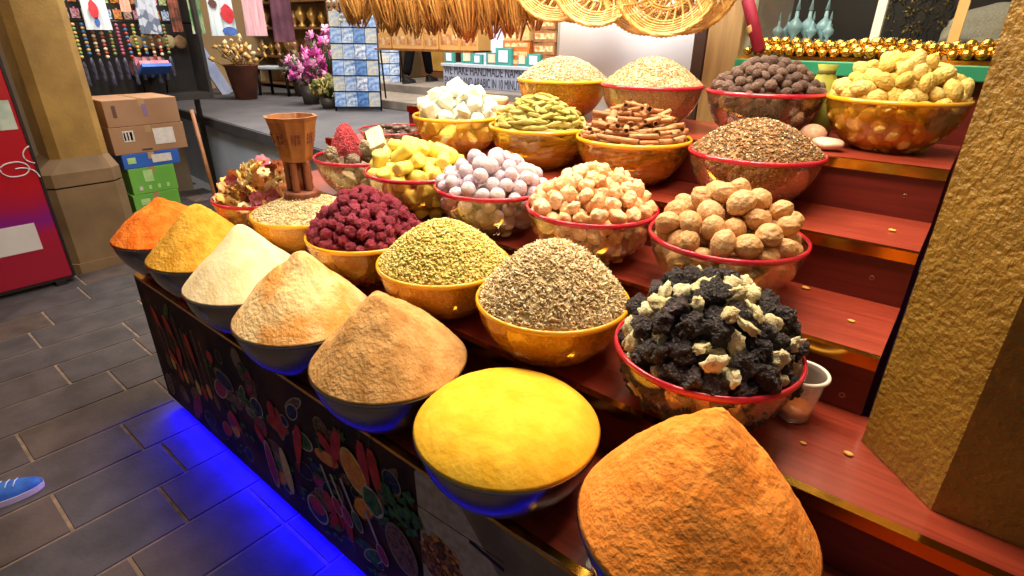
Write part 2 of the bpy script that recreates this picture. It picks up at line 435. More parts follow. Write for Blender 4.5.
for px, py, m in ((360, 520, 'green'), (350, 515, 'magenta'), (385, 553, 'magenta'), (340, 505, 'red')):
    x, z = PP(px, py); P1.spoon(x, z, .14, 2.0, m, 'cream')
fp = sm(P1.mb, 'front_banner', [bk] + [pal[n] for n in pk])
fp['label'] = 'dark printed banner of spice bowls, spoons, red peppers and herbs'
P2 = Print()
P2.mb.box((xs + .002, PY - .0025, .07), (1.2, PY + .018, ZT[1] - .010), 0)
a = PP(416, 475); b = PP(520, 560)
def qline(p, q, w, m): 
    d_ = Vector((q[0]-p[0], q[1]-p[1])).normalized(); n_ = Vector((-d_.y, d_.x))*w
    P2.poly([(p[0]-n_.x, p[1]-n_.y), (q[0]-n_.x, q[1]-n_.y), (q[0]+n_.x, q[1]+n_.y), (p[0]+n_.x, p[1]+n_.y)], m)
P2.poly([PP(415, 470), PP(560, 560), (1.15, .42), (1.15, .1), (xs + .01, .1)], 'cream')
P2.poly([PP(455, 495), PP(560, 562), (1.15, .40), (1.15, .08), PP(500, 576)], 'wood')
qline(PP(416, 503), PP(505, 562), .0015, 'ink')
qline(PP(470, 540), PP(505, 570), .006, 'ink')
hx, hz_ = PP(443, 560)
P2.oval(hx, hz_ - .02, .085, .10, 0, 'hazel', None, jag=.04)
for i in range(90):
    t = random.uniform(0, 2*PI); d_ = math.sqrt(random.random()); P2.oval(hx + .08*d_*math.cos(t), hz_ - .02 + .095*d_*math.sin(t), .0085, .008, 0, random.choice(['hazel', 'orange', 'brown']), 'brown', n=9)
for i in range(10):
    P2.oval(xs + .5 + i*.14, .3 + .08*math.sin(i*3), .06, .05, i, random.choice(['hazel', 'orange', 'red', 'green', 'yellow']))
fp = sm(P2.mb, 'front_banner', [pal['white']] + [pal[n] for n in pk])
fp['label'] = 'pale printed banner with a heap of hazelnuts'
# blue light strip under the front
mb = MB(); mb.box((XL + .02, PY + .004, .074), (1.15, PY + .020, .080))
o = mb.obj('light_strip', mat('blue_led', '0808ff', emit='0505ff', estr=6.0)); tag(o, 'glowing blue light strip under the front edge of the spice stand', 'light strip')

# ================================================================== BOWLS
def bowl_r(z):
    t = min(1.0, max(0.0, z / HB)); return BR * (.42 + .58 * (1 - (1 - t) ** 1.8) ** .62)
BZ = [HB * i / 60 for i in range(61)]; BRR = [bowl_r(z) / BR for z in BZ]
def bowl_profile(th):
    out = [(0.0001, 0.0)]; n = 14
    for i in range(n + 1):
        z = HB * i / n; out.append((bowl_r(z), z))
    inn = [(r - th, max(z, th)) for r, z in out[::-1]]; inn[-1] = (0.0001, th)
    return out + inn
def rim_profile(w, h): return [(BR - .004, HB - h), (BR + w, HB - h), (BR + w + .002, HB - h/2), (BR + w, HB + .001), (BR - .001, HB + .003), (BR - .005, HB)]
clear_red = clear_plastic('clear_bowl_plastic', 'fbf4ea', 0.05, 0.06, body='c8b49a')
clear_amb = clear_plastic('amber_bowl_plastic', 'fae6a8', 0.13, 0.06, body='e8b838')
rim_red = mat('red_rim_plastic', 'b0182c', 'c4243a', rough=.18, scale=4, coat=.5)
rim_amb = mat('amber_rim_plastic', 'dc9c18', 'e8ae2c', rough=.18, scale=4, coat=.5)
steel = mat('brushed_steel', '9a938e', '8a8380', rough=.24, metal=1.0, scale=3, stretch=(1, 1, 30))
mb = MB(); mb.lathe(bowl_profile(.002), 64); me_clear = mb.mesh('bowl_body'); me_clear.materials.append(clear_red)
mb = MB(); mb.lathe(bowl_profile(.002), 128, wave=.006, wn=20); me_amb = mb.mesh('bowl_body'); me_amb.materials.append(clear_amb)
mb = MB(); mb.lathe(rim_profile(.003, .011), 72, closed=True); me_rr = mb.mesh('bowl_rim'); me_rr.materials.append(rim_red)
me_ra = me_rr.copy(); me_ra.materials.clear(); me_ra.materials.append(rim_amb)
mb = MB(); mb.lathe(bowl_profile(.0015), 72); me_st = mb.mesh('bowl_body'); me_st.materials.append(steel)
mb = MB(); mb.lathe(rim_profile(.0035, .006), 72, closed=True); me_sr = mb.mesh('bowl_rim'); me_sr.materials.append(steel)
def bowl(x, y, k, style, label, scale=1.0, hscale=1.0, dz=0.0):
    nm = {'steel': 'steel_bowl'}.get(style, 'plastic_bowl')
    t = thing(nm, label, 'bowl', (x, y, ZT[k] + .0006 + dz), {'steel': 'steel bowls of ground spice', 'red': 'red-rimmed bowls', 'amber': 'yellow-rimmed bowls'}[style])
    t.scale = (scale, scale, hscale)
    b, r = {'steel': (me_st, me_sr), 'red': (me_clear, me_rr), 'amber': (me_amb, me_ra)}[style]
    link('body', b, None, t); link('rim', r, None, t)
    return t

# ------------------------------------------------------------------ powders
def powder(x, y, k, h, m, label, mix=0.0, seed=0, shx=0.0, shy=0.0, lump=.0055, rnd_top=.09, dome=0.0):
    n, mrings = 112, 52
    RR = BR + .004; base = HB + .0035
    vs = []; fs = []
    for i in range(mrings + 1):
        rho = (i / mrings)
        for j in range(n):
            a = 2*PI*j/n
            px, py = RR*rho*math.cos(a), RR*rho*math.sin(a)
            rr = math.sqrt(rho*rho + rnd_top**2) - rnd_top * (1 - rho) - (math.sqrt(1+rnd_top**2) - 1) * rho
            ridge = 1 + 0.22 * noise.noise(Vector((math.cos(a)*rho*2.6, math.sin(a)*rho*2.6, seed*3.3))) * (1 - rho)
            z = h * ((1 - dome - mix)*(1 - rr) + mix*(1 - rr**2) + dome * (1 - rr**4)) * (1 if rho > .97 else ridge)
            q = Vector((px, py, seed*1.7))
            z += lump * (noise.noise(q*22) + .6*noise.noise(q*55) + .4*noise.noise(q*130)) * min(1, (1-rho)*6)
            sx = shx*(1-rho)**1.5; sy = shy*(1-rho)**1.5
            vs.append((px + sx, py + sy, base + max(z, 0)))
    for i in range(mrings):
        for j in range(n):
            fs.append((i*n+j, (i+1)*n+j, (i+1)*n+(j+1) % n, i*n+(j+1) % n))
    # the powder also fills the bowl below
    b0 = len(vs); zz = [HB, HB*.6, HB*.25, .006]
    for z in zz:
        for j in range(n):
            a = 2*PI*j/n; r = bowl_r(z) - .004; vs.append((r*math.cos(a), r*math.sin(a), z))
    for i in range(-1, len(zz) - 1):
        A = mrings*n if i < 0 else b0 + i*n; B = b0 + (i+1)*n
        for j in range(n): fs.append((A+j, B+j, B+(j+1) % n, A+(j+1) % n))
    fs.append(tuple(b0 + (len(zz)-1)*n + j for j in range(n))[::-1])
    me = bpy.data.meshes.new('spice_powder'); me.from_pydata(vs, [], fs); me.polygons.foreach_set('use_smooth', [True]*len(fs)); me.update()
    o = link('spice_powder', me, m, None, (x, y, ZT[k] + .0008))
    tag(o, label, 'spice powder', None, 'stuff'); return o
def pm(name, a, b, scale=24, bump=.7, bs=95, lo=.38, hi=.6, bd=.007): return mat(name, a, b, rough=.95, scale=scale, detail=9, bump=bump, bscale=bs, bdist=bd, spec=.15, lo=lo, hi=hi)
FR = [  # x, y, h, name, cols, bowl label, powder label
 (-.196, .737, .209, pm('paprika_powder', 'f08a34', 'f89a44'), 'steel bowl of orange powder nearest the bottom edge of the photo', 'orange powder cone, largest and nearest, in front of the yellow heap', dict(mix=.42, seed=1, shx=-.012, rnd_top=.12, lump=.006)),
 (-.604, .728, .062, pm('turmeric_powder', 'e8b02c', 'f0bc3a', bump=.35, bs=60), 'steel bowl of smooth bright yellow powder', 'bright lemon yellow powder in a low smooth dome', dict(dome=.72, mix=.28, seed=2, lump=.0018, rnd_top=.3)),
 (-.997, .734, .178, pm('cumin_powder', 'bc8a50', 'd0a066'), 'steel bowl holding the brown powder cone', 'light brown powder in a steep pointed cone', dict(mix=.25, seed=3)),
 (-1.387, .733, .188, pm('masala_powder', 'dc9a52', 'f2cf96', scale=9, lo=.4, hi=.6), 'steel bowl holding the two-toned tan powder', 'tan powder cone streaked with cream and orange', dict(mix=.2, seed=4)),
 (-1.742, .746, .186, pm('cream_powder', 'ecd3a0', 'f4e0b6', bump=.3), 'steel bowl holding the cream powder', 'pale cream powder in a smooth pointed cone', dict(mix=.12, seed=5, lump=.002)),
 (-2.107, .769, .180, pm('mustard_powder', 'cc902c', 'dea640'), 'steel bowl holding the mustard yellow powder', 'mustard yellow powder cone between the cream and far orange cones', dict(mix=.15, seed=6)),
 (-2.451, .766, .146, pm('chilli_powder', 'd8661a', 'e88030'), 'steel bowl of orange powder at the far left end', 'small orange powder cone at the far left end of the front row', dict(mix=.3, seed=7))]
for x, y, h, m, lb, lp, kw in FR:
    bowl(x, y, 1, 'steel', lb); powder(x, y, 1, h, m, lp, **kw)

# ------------------------------------------------------------------ seeds and other grain nobody could count
def surf(rho, h, p): return h * max(0.0, 1 - rho**p[0]) ** p[1]
def grains(x, y, k, h, mats, n, size, asp, label, cat, name, p=(1.6, 1.0), seed=0, jit=.5, hb=HB, weights=None, hollow=None, dz=0.0, lift=0.35, rz_off=0):
    rng = np.random.default_rng(seed)
    mb_v = []; mb_f = []; mi = []; smf = []
    # body of the heap
    N1, R1 = 72, 26
    prof = []
    for i in range(R1 + 1):
        rho = i / R1; prof.append(((BR - .006) * rho, HB - .004 + surf(rho, h, p)))
    prof += [(bowl_r(z) - .005, z) for z in (HB*.95, HB*.8, HB*.6, HB*.4, HB*.2, .006)]
    for (r, z) in prof:
        for j in range(N1):
            a = 2*PI*j/N1; q = Vector((r*math.cos(a)*60, r*math.sin(a)*60, z*60)); d_ = .0016*noise.noise(q)
            mb_v.append((max(r, 1e-4)*math.cos(a)*(1+d_*4), max(r, 1e-4)*math.sin(a)*(1+d_*4), z + d_))
    for i in range(len(prof) - 1):
        for j in range(N1):
            mb_f.append((i*N1+j, (i+1)*N1+j, (i+1)*N1+(j+1) % N1, i*N1+(j+1) % N1)); mi.append(0); smf.append(True)
    mb_f.append(tuple((len(prof)-1)*N1+j for j in range(N1))[::-1]); mi.append(0); smf.append(False)
    base_v = np.array([(1,0,0),(-1,0,0),(0,1,0),(0,-1,0),(0,0,1),(0,0,-1),(.62,.62,.0),(-.62,.62,0),(-.62,-.62,0),(.62,-.62,0)], float)
    base_f = [(0,6,4),(6,2,4),(2,7,4),(7,1,4),(1,8,4),(8,3,4),(3,9,4),(9,0,4),(6,0,5),(2,6,5),(7,2,5),(1,7,5),(8,1,5),(3,8,5),(9,3,5),(0,9,5)]
    sc = np.array([size, size*asp[0], size*asp[1]])
    wts = np.array(weights or [1]*len(mats), float); wts /= wts.sum()
    for g in range(n):
        rho = math.sqrt(rng.random()) * .992; a = rng.random()*2*PI
        z = HB - .004 + surf(rho, h, p) + size*asp[1]*(lift + .9*rng.random()*jit)
        z += .0035*noise.noise(Vector((rho*math.cos(a)*9, rho*math.sin(a)*9, seed)))
        X, Y = (BR - .004)*rho*math.cos(a), (BR - .004)*rho*math.sin(a)
        e = Euler(((rng.random()-.5)*2*jit, (rng.random()-.5)*2*jit, rng.random()*2*PI)).to_matrix()
        V = (base_v * sc * (0.75 + .5*rng.random())) @ np.array(e).T + np.array((X, Y, z))
        b = len(mb_v); mb_v.extend(map(tuple, V)); c = int(rng.choice(len(mats), p=wts))
        for f in base_f: mb_f.append(tuple(b+q for q in f)); mi.append(c); smf.append(True)
    for g in range(int(n*.45)):      # grains lying against the clear wall
        z = HB*(.12 + .86*rng.random()); a = rng.random()*2*PI; r = bowl_r(z) - .005 - size*asp[1]*.35; ph = math.atan2(bowl_r(z + .004) - bowl_r(z - .004), .008)
        Mx = Matrix.Rotation(a, 3, 'Z') @ Matrix.Rotation(PI/2 + ph, 3, 'Y') @ Matrix.Rotation(rng.random()*PI, 3, 'Z')
        V = (base_v * sc * (0.8 + .5*rng.random()) * (1, 1, .5)) @ np.array(Mx).T + np.array((r*math.cos(a), r*math.sin(a), z))
        b = len(mb_v); mb_v.extend(map(tuple, V)); c = int(rng.choice(len(mats), p=wts))
        for f in base_f: mb_f.append(tuple(b+q for q in f)); mi.append(c); smf.append(True)
    me = bpy.data.meshes.new(name); me.from_pydata(mb_v, [], mb_f)
    me.polygons.foreach_set('material_index', mi); me.polygons.foreach_set('use_smooth', smf); me.update()
    o = link(name, me, mats, None, (x, y, ZT[k] + .0012 + dz)); o.scale = (1, 1, hb/HB) if hb != HB else (1, 1, 1)
    tag(o, label, cat, None, 'stuff'); return o
def gm(name, a, b, s=180): return mat(name, a, b, rough=.85, kind='voronoi', scale=s, bump=.5, bdist=.003, spec=.2, lo=.2, hi=.8)
bowl(-.726, 1.054, 2, 'amber', 'yellow-rimmed bowl of grey-white seed, between lime bowl and green heap')
grains(-.726, 1.054, 2, .145, [gm('lavender_grey', 'b8a078', 'd8c49c'), gm('seed_ivory', 'e8d4a8', 'f6e8c6'), gm('seed_taupe', 'b09468', 'c8ac7c'), gm('seed_straw', 'ccb07c', 'dcc494')], 4200, .0082, (.34, .28),
       'pale grey-brown slender dried seeds piled in a rounded dome', 'dried seeds', 'dried_seeds', p=(1.9, 1.0), seed=1, jit=1.0, weights=[2, 4, 2, 3])
bowl(-1.117, 1.048, 2, 'amber', 'yellow-rimmed bowl of greenish-yellow seed beside the crimson buds')
grains(-1.117, 1.048, 2, .122, [gm('green_seed_heap', 'bca850', 'd6c56e'), gm('green_seed_light', 'e4d284', 'f0e4a4'), gm('green_seed_dull', 'ac9a4a', 'c2b260'), gm('green_seed_mid', 'd6be64', 'e6d284')], 3600, .0060, (.66, .6),
       'greenish-yellow round seed heap in a rounded dome', 'dried seeds', 'dried_seeds', p=(1.7, 1.0), seed=2, jit=.8, weights=[2, 3, 1, 3])
bowl(-1.871, 1.061, 2, 'amber', 'yellow-rimmed bowl of ivory seed under the wooden burner')
grains(-1.871, 1.061, 2, .052, [gm('ivory_seed_heap', 'cbb582', 'ddcb9e'), gm('ivory_seed_light', 'e2d3aa', 'efe2c2'), gm('ivory_seed_mid', 'c4ad7c', 'd6c294')], 2600, .0058, (.5, .45),
       'ivory seed heap nearly level, under the wooden burner', 'dried seeds', 'dried_seeds', p=(2.0, 1.0), seed=3, jit=.7)
bowl(-.504, 1.781, 4, 'red', 'red-rimmed bowl of dark mixed tea below the yellow limes')
grains(-.504, 1.781, 4, .095, [gm('tea_brown', '80603e', 'a88860'), gm('tea_rust', 'a87448', 'c08e60'), gm('tea_cream', 'e8d8b0', 'f6ecd0'), gm('tea_dark', '664a30', '80603e'), gm('tea_bluegrey', '6f7a80', '93a0a4')], 3600, .0046, (.6, .5),
       'brown crushed tea mixture flecked with cream and blue bits', 'herbal tea mix', 'tea_mixture', p=(1.9, 1.0), seed=4, jit=.9, weights=[4, 3, 1, 2, .4])
bowl(-1.025, 2.103, 5, 'red', 'red-rimmed bowl of fine tan seed in front of the white panel')
grains(-1.025, 2.103, 5, .100, [gm('cumin_heap', 'b89c70', 'd2ba8e'), gm('cumin_light', 'c9b48a', 'dccba6'), gm('cumin_dark', '8c7048', 'a48a5e')], 3600, .0048, (.4, .36),
       'fine tan seed heap in a smooth dome at the back', 'dried seeds', 'dried_seeds', p=(1.8, 1.0), seed=5, jit=.6)
bowl(-1.443, 2.100, 5, 'amber', 'yellow-rimmed bowl of pinkish seed at the left end of the back row')
grains(-1.443, 2.100, 5, .088, [gm('pink_seed_heap', 'b8906a', 'd6b48e'), gm('pink_seed_light', 'dcc2a2', 'eedcc4'), gm('pink_seed_rust', 'b87850', 'cc946c'), gm('pink_seed_straw', 'c8ac80', 'dcc49c')], 2800, .0062, (.5, .42),
       'pinkish-tan flat seed heap at the left end of the back row', 'dried seeds', 'dried_seeds', p=(2.0, 1.0), seed=6, jit=.7)

# ------------------------------------------------------------------ heaps of countable things
def pack(h, rad, seed, p=(1.8, 1.0), n_try=140, squeeze=.90, R=BR, maxn=900):
    """drop balls one by one to the lowest free place in a bowl until the heap has its height; returns centres and radii"""
    rng = np.random.default_rng(seed)
    cs = np.zeros((0, 3)); rs = np.zeros(0); fails = 0
    while fails < 160 and len(cs) < maxn:
        r = rad * (0.88 + .26*rng.random())
        a = rng.random(n_try)*2*PI; q = np.sqrt(rng.random(n_try)) * (R - r*1.0)
        X, Y = q*np.cos(a), q*np.sin(a)
        z = np.maximum(r, np.interp((q + r*1.04)/R, BRR, BZ))
        z = np.minimum(z, HB + r*.45)
        if len(cs):
            d2 = (X[:, None]-cs[None, :, 0])**2 + (Y[:, None]-cs[None, :, 1])**2
            s2 = ((r + rs[None, :])*squeeze)**2
            zz = np.where(d2 < s2, cs[None, :, 2] + np.sqrt(np.maximum(s2-d2, 0)), -1)
            z = np.maximum(z, zz.max(1))
        lim = HB + h*np.maximum(0, 1-(q/R)**p[0])**p[1] - r*.5
        ok = z <= np.maximum(lim, HB*.9)
        if not ok.any(): fails += 1; continue
        z2 = np.where(ok, z, 9); i = int(np.argmin(z2))
        cs = np.vstack([cs, (X[i], Y[i], z[i])]); rs = np.append(rs, r)
    return cs, rs
def visible(cs, rs, wx, wy):
    """keep what shows: the top layer, and what lies against the near wall"""
    keep = []
    cd = np.array([-wx, -wy]); cd = cd/np.linalg.norm(cd)
    for i, c in enumerate(cs):
        q = math.hypot(c[0], c[1]); d2 = (cs[:, 0]-c[0])**2 + (cs[:, 1]-c[1])**2
        above = ((cs[:, 2] > c[2] + rs[i]*1.2) & (d2 < (rs[i]*1.1)**2)).sum()
        wall = bowl_r(min(max(c[2], 0), HB)) - q < rs[i]*1.9
        front = (c[0]*cd[0] + c[1]*cd[1]) > -.25*BR
        if above <= 2 or (wall and front): keep.append(i)
    return keep
ORD = ['first', 'second', 'third', 'fourth', 'fifth', 'sixth', 'seventh', 'eighth', 'ninth', 'tenth', 'eleventh', 'twelfth', 'thirteenth', 'fourteenth', 'fifteenth', 'sixteenth', 'seventeenth', 'eighteenth', 'nineteenth', 'twentieth']
def zone_labels(made, x, y, h):
    """say of each piece where on its heap it lies, as seen from the street corner"""
    to = Vector((-x, -y)).normalized(); rt = Vector((RV.x, RV.y)).normalized()
    Z = {}
    for o, c, kind in made:
        q = Vector((c[0], c[1])); rho = q.length / BR
        if c[2] < HB*.5: ring = 'low behind the bowl wall'
        elif c[2] < HB - .012: ring = 'high behind the bowl wall'
        elif rho > .78: ring = 'along the rim'
        elif rho > .42: ring = 'on the lower slope'
        else: ring = 'on the crown'
        a = math.degrees(math.atan2(q.dot(to), q.dot(rt))) % 360
        sec = ['right', 'near right', 'near', 'near left', 'left', 'far left', 'far', 'far right'][int(((a + 22.5) % 360) // 45)]
        Z.setdefault((o['label'], ring, sec), []).append((q.dot(rt), o))
    for (lab, ring, sec), L_ in Z.items():
        L_.sort(key=lambda t: t[0])
        short = lab.split(' in ')[0].split(' among ')[0]
        for i, (_, o) in enumerate(L_):
            pos = '' if len(L_) == 1 else (', leftmost there' if i == 0 else (', rightmost there' if i == len(L_) - 1 else ', %s from left' % ORD[min(i, 19)]))
            o['label'] = '%s %s, %s side%s' % (short, ring, sec, pos)
def heap(x, y, k, h, rad, protos, label, cat, group, seed, p=(1.8, 1.0), flat=False, squeeze=.9, size=None, names=None, dz=0.0, probs=None, sclz=None, exclude=None):
    """protos: list of (mesh, name, label, category, group) variants"""
    rng = random.Random(seed)
    cs, rs = pack(h, rad, seed, p, squeeze=squeeze)
    n = 0
    first = {}
    made = []
    for i in visible(cs, rs, x, y):
        c = cs[i]
        if exclude and exclude(c): continue
        kind = rng.choices(range(len(protos)), probs)[0] if probs else rng.randrange(len(protos))
        me = protos[kind][0]
        if kind in first: o = first[kind].copy(); COL.objects.link(o)
        else: o = link(protos[kind][1], me); first[kind] = o
        s = rs[i] * (size or 1.0) * (protos[kind][5] if len(protos[kind]) > 5 else 1.0)
        o.location = (x + c[0], y + c[1], ZT[k] + .002 + dz + c[2]); o.scale = (s, s, s)
        if flat:
            yaw = rng.uniform(0, 2*PI); tl_ = .36
            q_ = math.hypot(c[0], c[1])
            if c[2] < HB + .012 or q_ > .72*BR:
                wr = bowl_r(min(max(c[2] - .01, .004), HB)) - rs[i]*.75; tl_ = .12
                mx_ = math.sqrt(max(.0009, wr*wr - s*s*.92))
                if q_ > wr - s*.95:
                    yaw = math.atan2(c[1], c[0]) + PI/2 + rng.uniform(-.1, .1)
                    if q_ > mx_ and c[2] < HB + .012: o.location.x = x + c[0]*mx_/q_; o.location.y = y + c[1]*mx_/q_
            o.rotation_euler = (rng.uniform(-.28, .28), rng.uniform(-tl_, tl_), yaw)
        else: o.rotation_euler = (rng.uniform(0, 2*PI), rng.uniform(0, 2*PI), rng.uniform(0, 2*PI))
        tag(o, protos[kind][2], protos[kind][3], protos[kind][4]); n += 1
        made.append((o, c, kind))
    zone_labels(made, x, y, h)
    print('HEAP', protos[0][1], n)
def wm(me, m):
    me.materials.clear(); me.materials.append(m); return me

# walnuts
def walnut(seed):
    def f(v):
        r = 1 + .06*nz(v, 1.8, seed) + .05*abs(nz(v, 3.6, seed))
        seam = math.exp(-(v.x/.09)**2)*.07
        r += seam; q = v*r; q.z *= 1.12; q.y *= .98; q.x *= .93
        return q
    return ico(4, f, 'walnut')
m_wal = mat('walnut_shell', 'b07e48', 'd2a068', rough=.55, scale=2.0, detail=5, bump=.3, bscale=2.4, bdist=.08, rnd=('bc8a54', 'd4a672', 'c89660', 'dcb282'))
WL = ('walnut', 'whole tan walnut in the red-rimmed bowl beside the gold pillar', 'walnut', 'walnuts in the bowl')
bowl(-.426, 1.393, 3, 'red', 'red-rimmed bowl of walnuts beside the gold pillar')
heap(-.426, 1.393, 3, .125, .0295, [(wm(walnut(s), m_wal),) + WL for s in range(4)], None, None, None, 21, p=(2.4, 1.0))
# resin lumps
def lump(seed, a=.34, b=.16, sub=3, sq=(1, .85, .78), f1=1.4, f2=3.5):
    def f(v):
        r = 1 + a*nz(v, f1, seed) + b*nz(v, f2, seed+9)
        q = v*r; return Vector((q.x*sq[0], q.y*sq[1], q.z*sq[2]))
    return ico(sub, f, 'lump')
m_res = mat('peach_resin', 'eca868', 'fad8ac', rough=.5, scale=1.2, detail=4, bump=.35, bscale=3, bdist=.08, sss=.3, rnd=('ee9c5c', 'f8c690', 'fadcb4', 'f2b078', 'f8cc9c'))
RL = ('resin_lump', 'peach-orange resin lump in the red-rimmed bowl left of the walnuts', 'resin lump', 'peach resin lumps')
bowl(-.828, 1.387, 3, 'red', 'red-rimmed bowl of peach resin lumps left of the walnuts')
heap(-.828, 1.387, 3, .118, .0215, [(wm(lump(s), m_res),) + RL for s in range(5)], None, None, None, 22, p=(2.0, 1.0), size=1.12)
# lilac balls
m_lil = mat('lilac_chalk', 'c8b2bc', 'dccbd0', rough=.85, scale=2, detail=6, bump=.4, bscale=5, bdist=.06, rnd=('b4a2c0', 'd8bfc4', 'd0bccc', 'e0cfcc', 'c2aec6'))
LL = ('coated_nut', 'round lilac-white coated ball in the red-rimmed bowl left of the resin', 'sweet', 'lilac coated balls')
bowl(-1.22, 1.384, 3, 'red', 'red-rimmed bowl of lilac coated balls between resin and yellow pieces')
heap(-1.22, 1.384, 3, .112, .0245, [(wm(lump(s+20, .05, .02, 3, (1, 1, 1)), m_lil),) + LL for s in range(3)], None, None, None, 23, p=(2.2, 1.0), squeeze=.95)
# yellow pieces
def stub(seed, L=1.25, R_=.72):
    def f(v):
        a = math.atan2(v.y, v.x); z = max(-1, min(1, v.z*1.25)); rr = R_ * min(1, math.sqrt(max(0, 1-v.z**2))*1.5)
        q = Vector((rr*math.cos(a), rr*math.sin(a), z*L)); return q * (1 + .06*nz(q, 2, seed))
    return ico(3, f, 'stub')
m_yel = mat('pale_yellow_block', 'e0c245', 'f0dc70', rough=.55, scale=2, bump=.25, bscale=5, bdist=.06, sss=.15, rnd=('e4ca48', 'f2de74', 'ecd45a', 'f6e68e'))
YL = ('yellow_piece', 'pale yellow cut chunk in the red-rimmed bowl behind the crimson buds', 'yellow chunk', 'yellow chunks')
bowl(-1.582, 1.373, 3, 'red', 'red-rimmed bowl of pale yellow chunks behind the crimson buds')
heap(-1.582, 1.373, 3, .112, .030, [(wm(stub(s, *q), m_yel),) + YL for s, q in enumerate([(1.25, .72), (1.0, .85), (1.2, .75)])], None, None, None, 24, p=(2.0, 1.0), size=1.05)
# mixed stones with a red cone and a cream slab on top
def rock(seed, n=14, flat=(1, .8, .65), jag=.12):
    rg = random.Random(seed); bm = bmesh.new()
    for i in range(n):
        v = Vector((rg.gauss(0, 1), rg.gauss(0, 1), rg.gauss(0, 1))).normalized()*rg.uniform(.85, 1.1)
        bm.verts.new((v.x*flat[0], v.y*flat[1], v.z*flat[2]))
    r_ = bmesh.ops.convex_hull(bm, input=bm.verts[:])
    bmesh.ops.delete(bm, geom=[g for g in r_['geom_interior'] if isinstance(g, bmesh.types.BMVert)], context='VERTS')
    bmesh.ops.bevel(bm, geom=bm.edges[:], offset=.07, segments=2, affect='EDGES', profile=.5)
    bmesh.ops.triangulate(bm, faces=bm.faces[:])
    bmesh.ops.subdivide_edges(bm, edges=bm.edges[:], cuts=1)
    for v in bm.verts: v.co *= 1 + jag*nz(v.co, 2.5, seed)
    me = bpy.data.meshes.new('rock'); bm.to_mesh(me); bm.free(); return me
m_rock = mat('alum_rock', '766450', '9c876c', rough=.8, scale=2, detail=7, bump=.6, bscale=5, bdist=.1, rnd=('6e5c4a', '9a866a', 'b8a88a', '847262'))
KL = ('mineral_rock', 'rough grey-brown rock in the red-rimmed bowl behind the wooden burner', 'rock', 'grey rocks in the bowl')
bowl(-1.962, 1.401, 3, 'red', 'red-rimmed bowl of grey rocks behind the wooden burner')
heap(-1.962, 1.401, 3, .055, .043, [(wm(rock(s), m_rock),) + KL for s in range(4)], None, None, None, 25, p=(2.2, 1.0), size=1.1)
o = link('red_mineral', wm(lump(5, .18, .16, 4, (.95, .85, 1.0), 1.6, 6), mat('madder_red_chalk', 'b03038', 'd0505a', rough=.9, scale=3, bump=.8, bscale=9, bdist=.08)), None, None, (-2.00, 1.36, ZT[3] + .202))
for v in o.data.vertices:
    f_ = 1 - .38*max(-1, v.co.z); v.co.x *= f_*.9; v.co.y *= f_*.9
o.scale = (.072, .072, .085); tag(o, 'crimson chalky cone-shaped lump on top of the grey rocks', 'mineral lump')
mb = MB(); mb.box((-.055, -.035, -.014), (.055, .035, .014), bev=.005)
o = mb.obj('cream_slab', mat('cream_soap', 'e6cf8e', 'f0dfa8', rough=.6, scale=20)); o.location = (-1.935, 1.46, ZT[3] + .219); o.rotation_euler = (.5, .55, -.5)
tag(o, 'cream wedge block leaning among the grey rocks', 'block')
# white crystals
m_cry = mat('milky_crystal', 'd0d1bc', 'e4e4d4', rough=.35, scale=1.6, bump=.2, bscale=4, bdist=.05, sss=.35, rnd=('d2d6c8', 'e6e6da', 'dcdab8', 'e4e4de'))
CL = ('white_crystal', 'milky white faceted crystal in the yellow-rimmed bowl left of the green pods', 'crystal', 'white crystals')
bowl(-1.756, 1.771, 4, 'amber', 'yellow-rimmed bowl of white crystals at the left end of its row')
heap(-1.756, 1.771, 4, .134, .037, [(wm(rock(s+40, 16, (1, .9, .8), .05), m_cry),) + CL for s in range(4)], None, None, None, 26, p=(2.2, 1.0), size=1.2)
# green pods
def pod(seed):
    def f(v):
        z = v.z; w = (max(0, 1-abs(z)**1.8))**.75; a = math.atan2(v.y, v.x)
        rr = .25*w*(1+.13*math.cos(3*a)) if abs(z) < .999 else 0
        q = Vector((rr*math.cos(a), rr*math.sin(a), z)); q.x += .10*math.sin(z*1.6+seed); return Vector((q.z, q.x, q.y))
    return ico(3, f, 'pod')
m_pod = mat('green_pod', 'b4a248', 'd4c66c', rough=.6, scale=2, stretch=(.6, 6, 6), bump=.5, bscale=2.5, bdist=.08, rnd=('9c8e32', 'c4b556', 'b6a648', 'd4c878'))
GL = ('cardamom_pod', 'pointed green-yellow pod in the yellow-rimmed bowl beside the cinnamon', 'seed pod', 'green pods')
bowl(-1.312, 1.768, 4, 'amber', 'yellow-rimmed bowl of green pods between crystals and cinnamon')
heap(-1.312, 1.768, 4,   .118, .0185, [(wm(pod(s), m_pod),) + GL for s in range(3)], None, None, None, 27, p=(1.8, 1.0), flat=True, size=2.05, squeeze=.84)
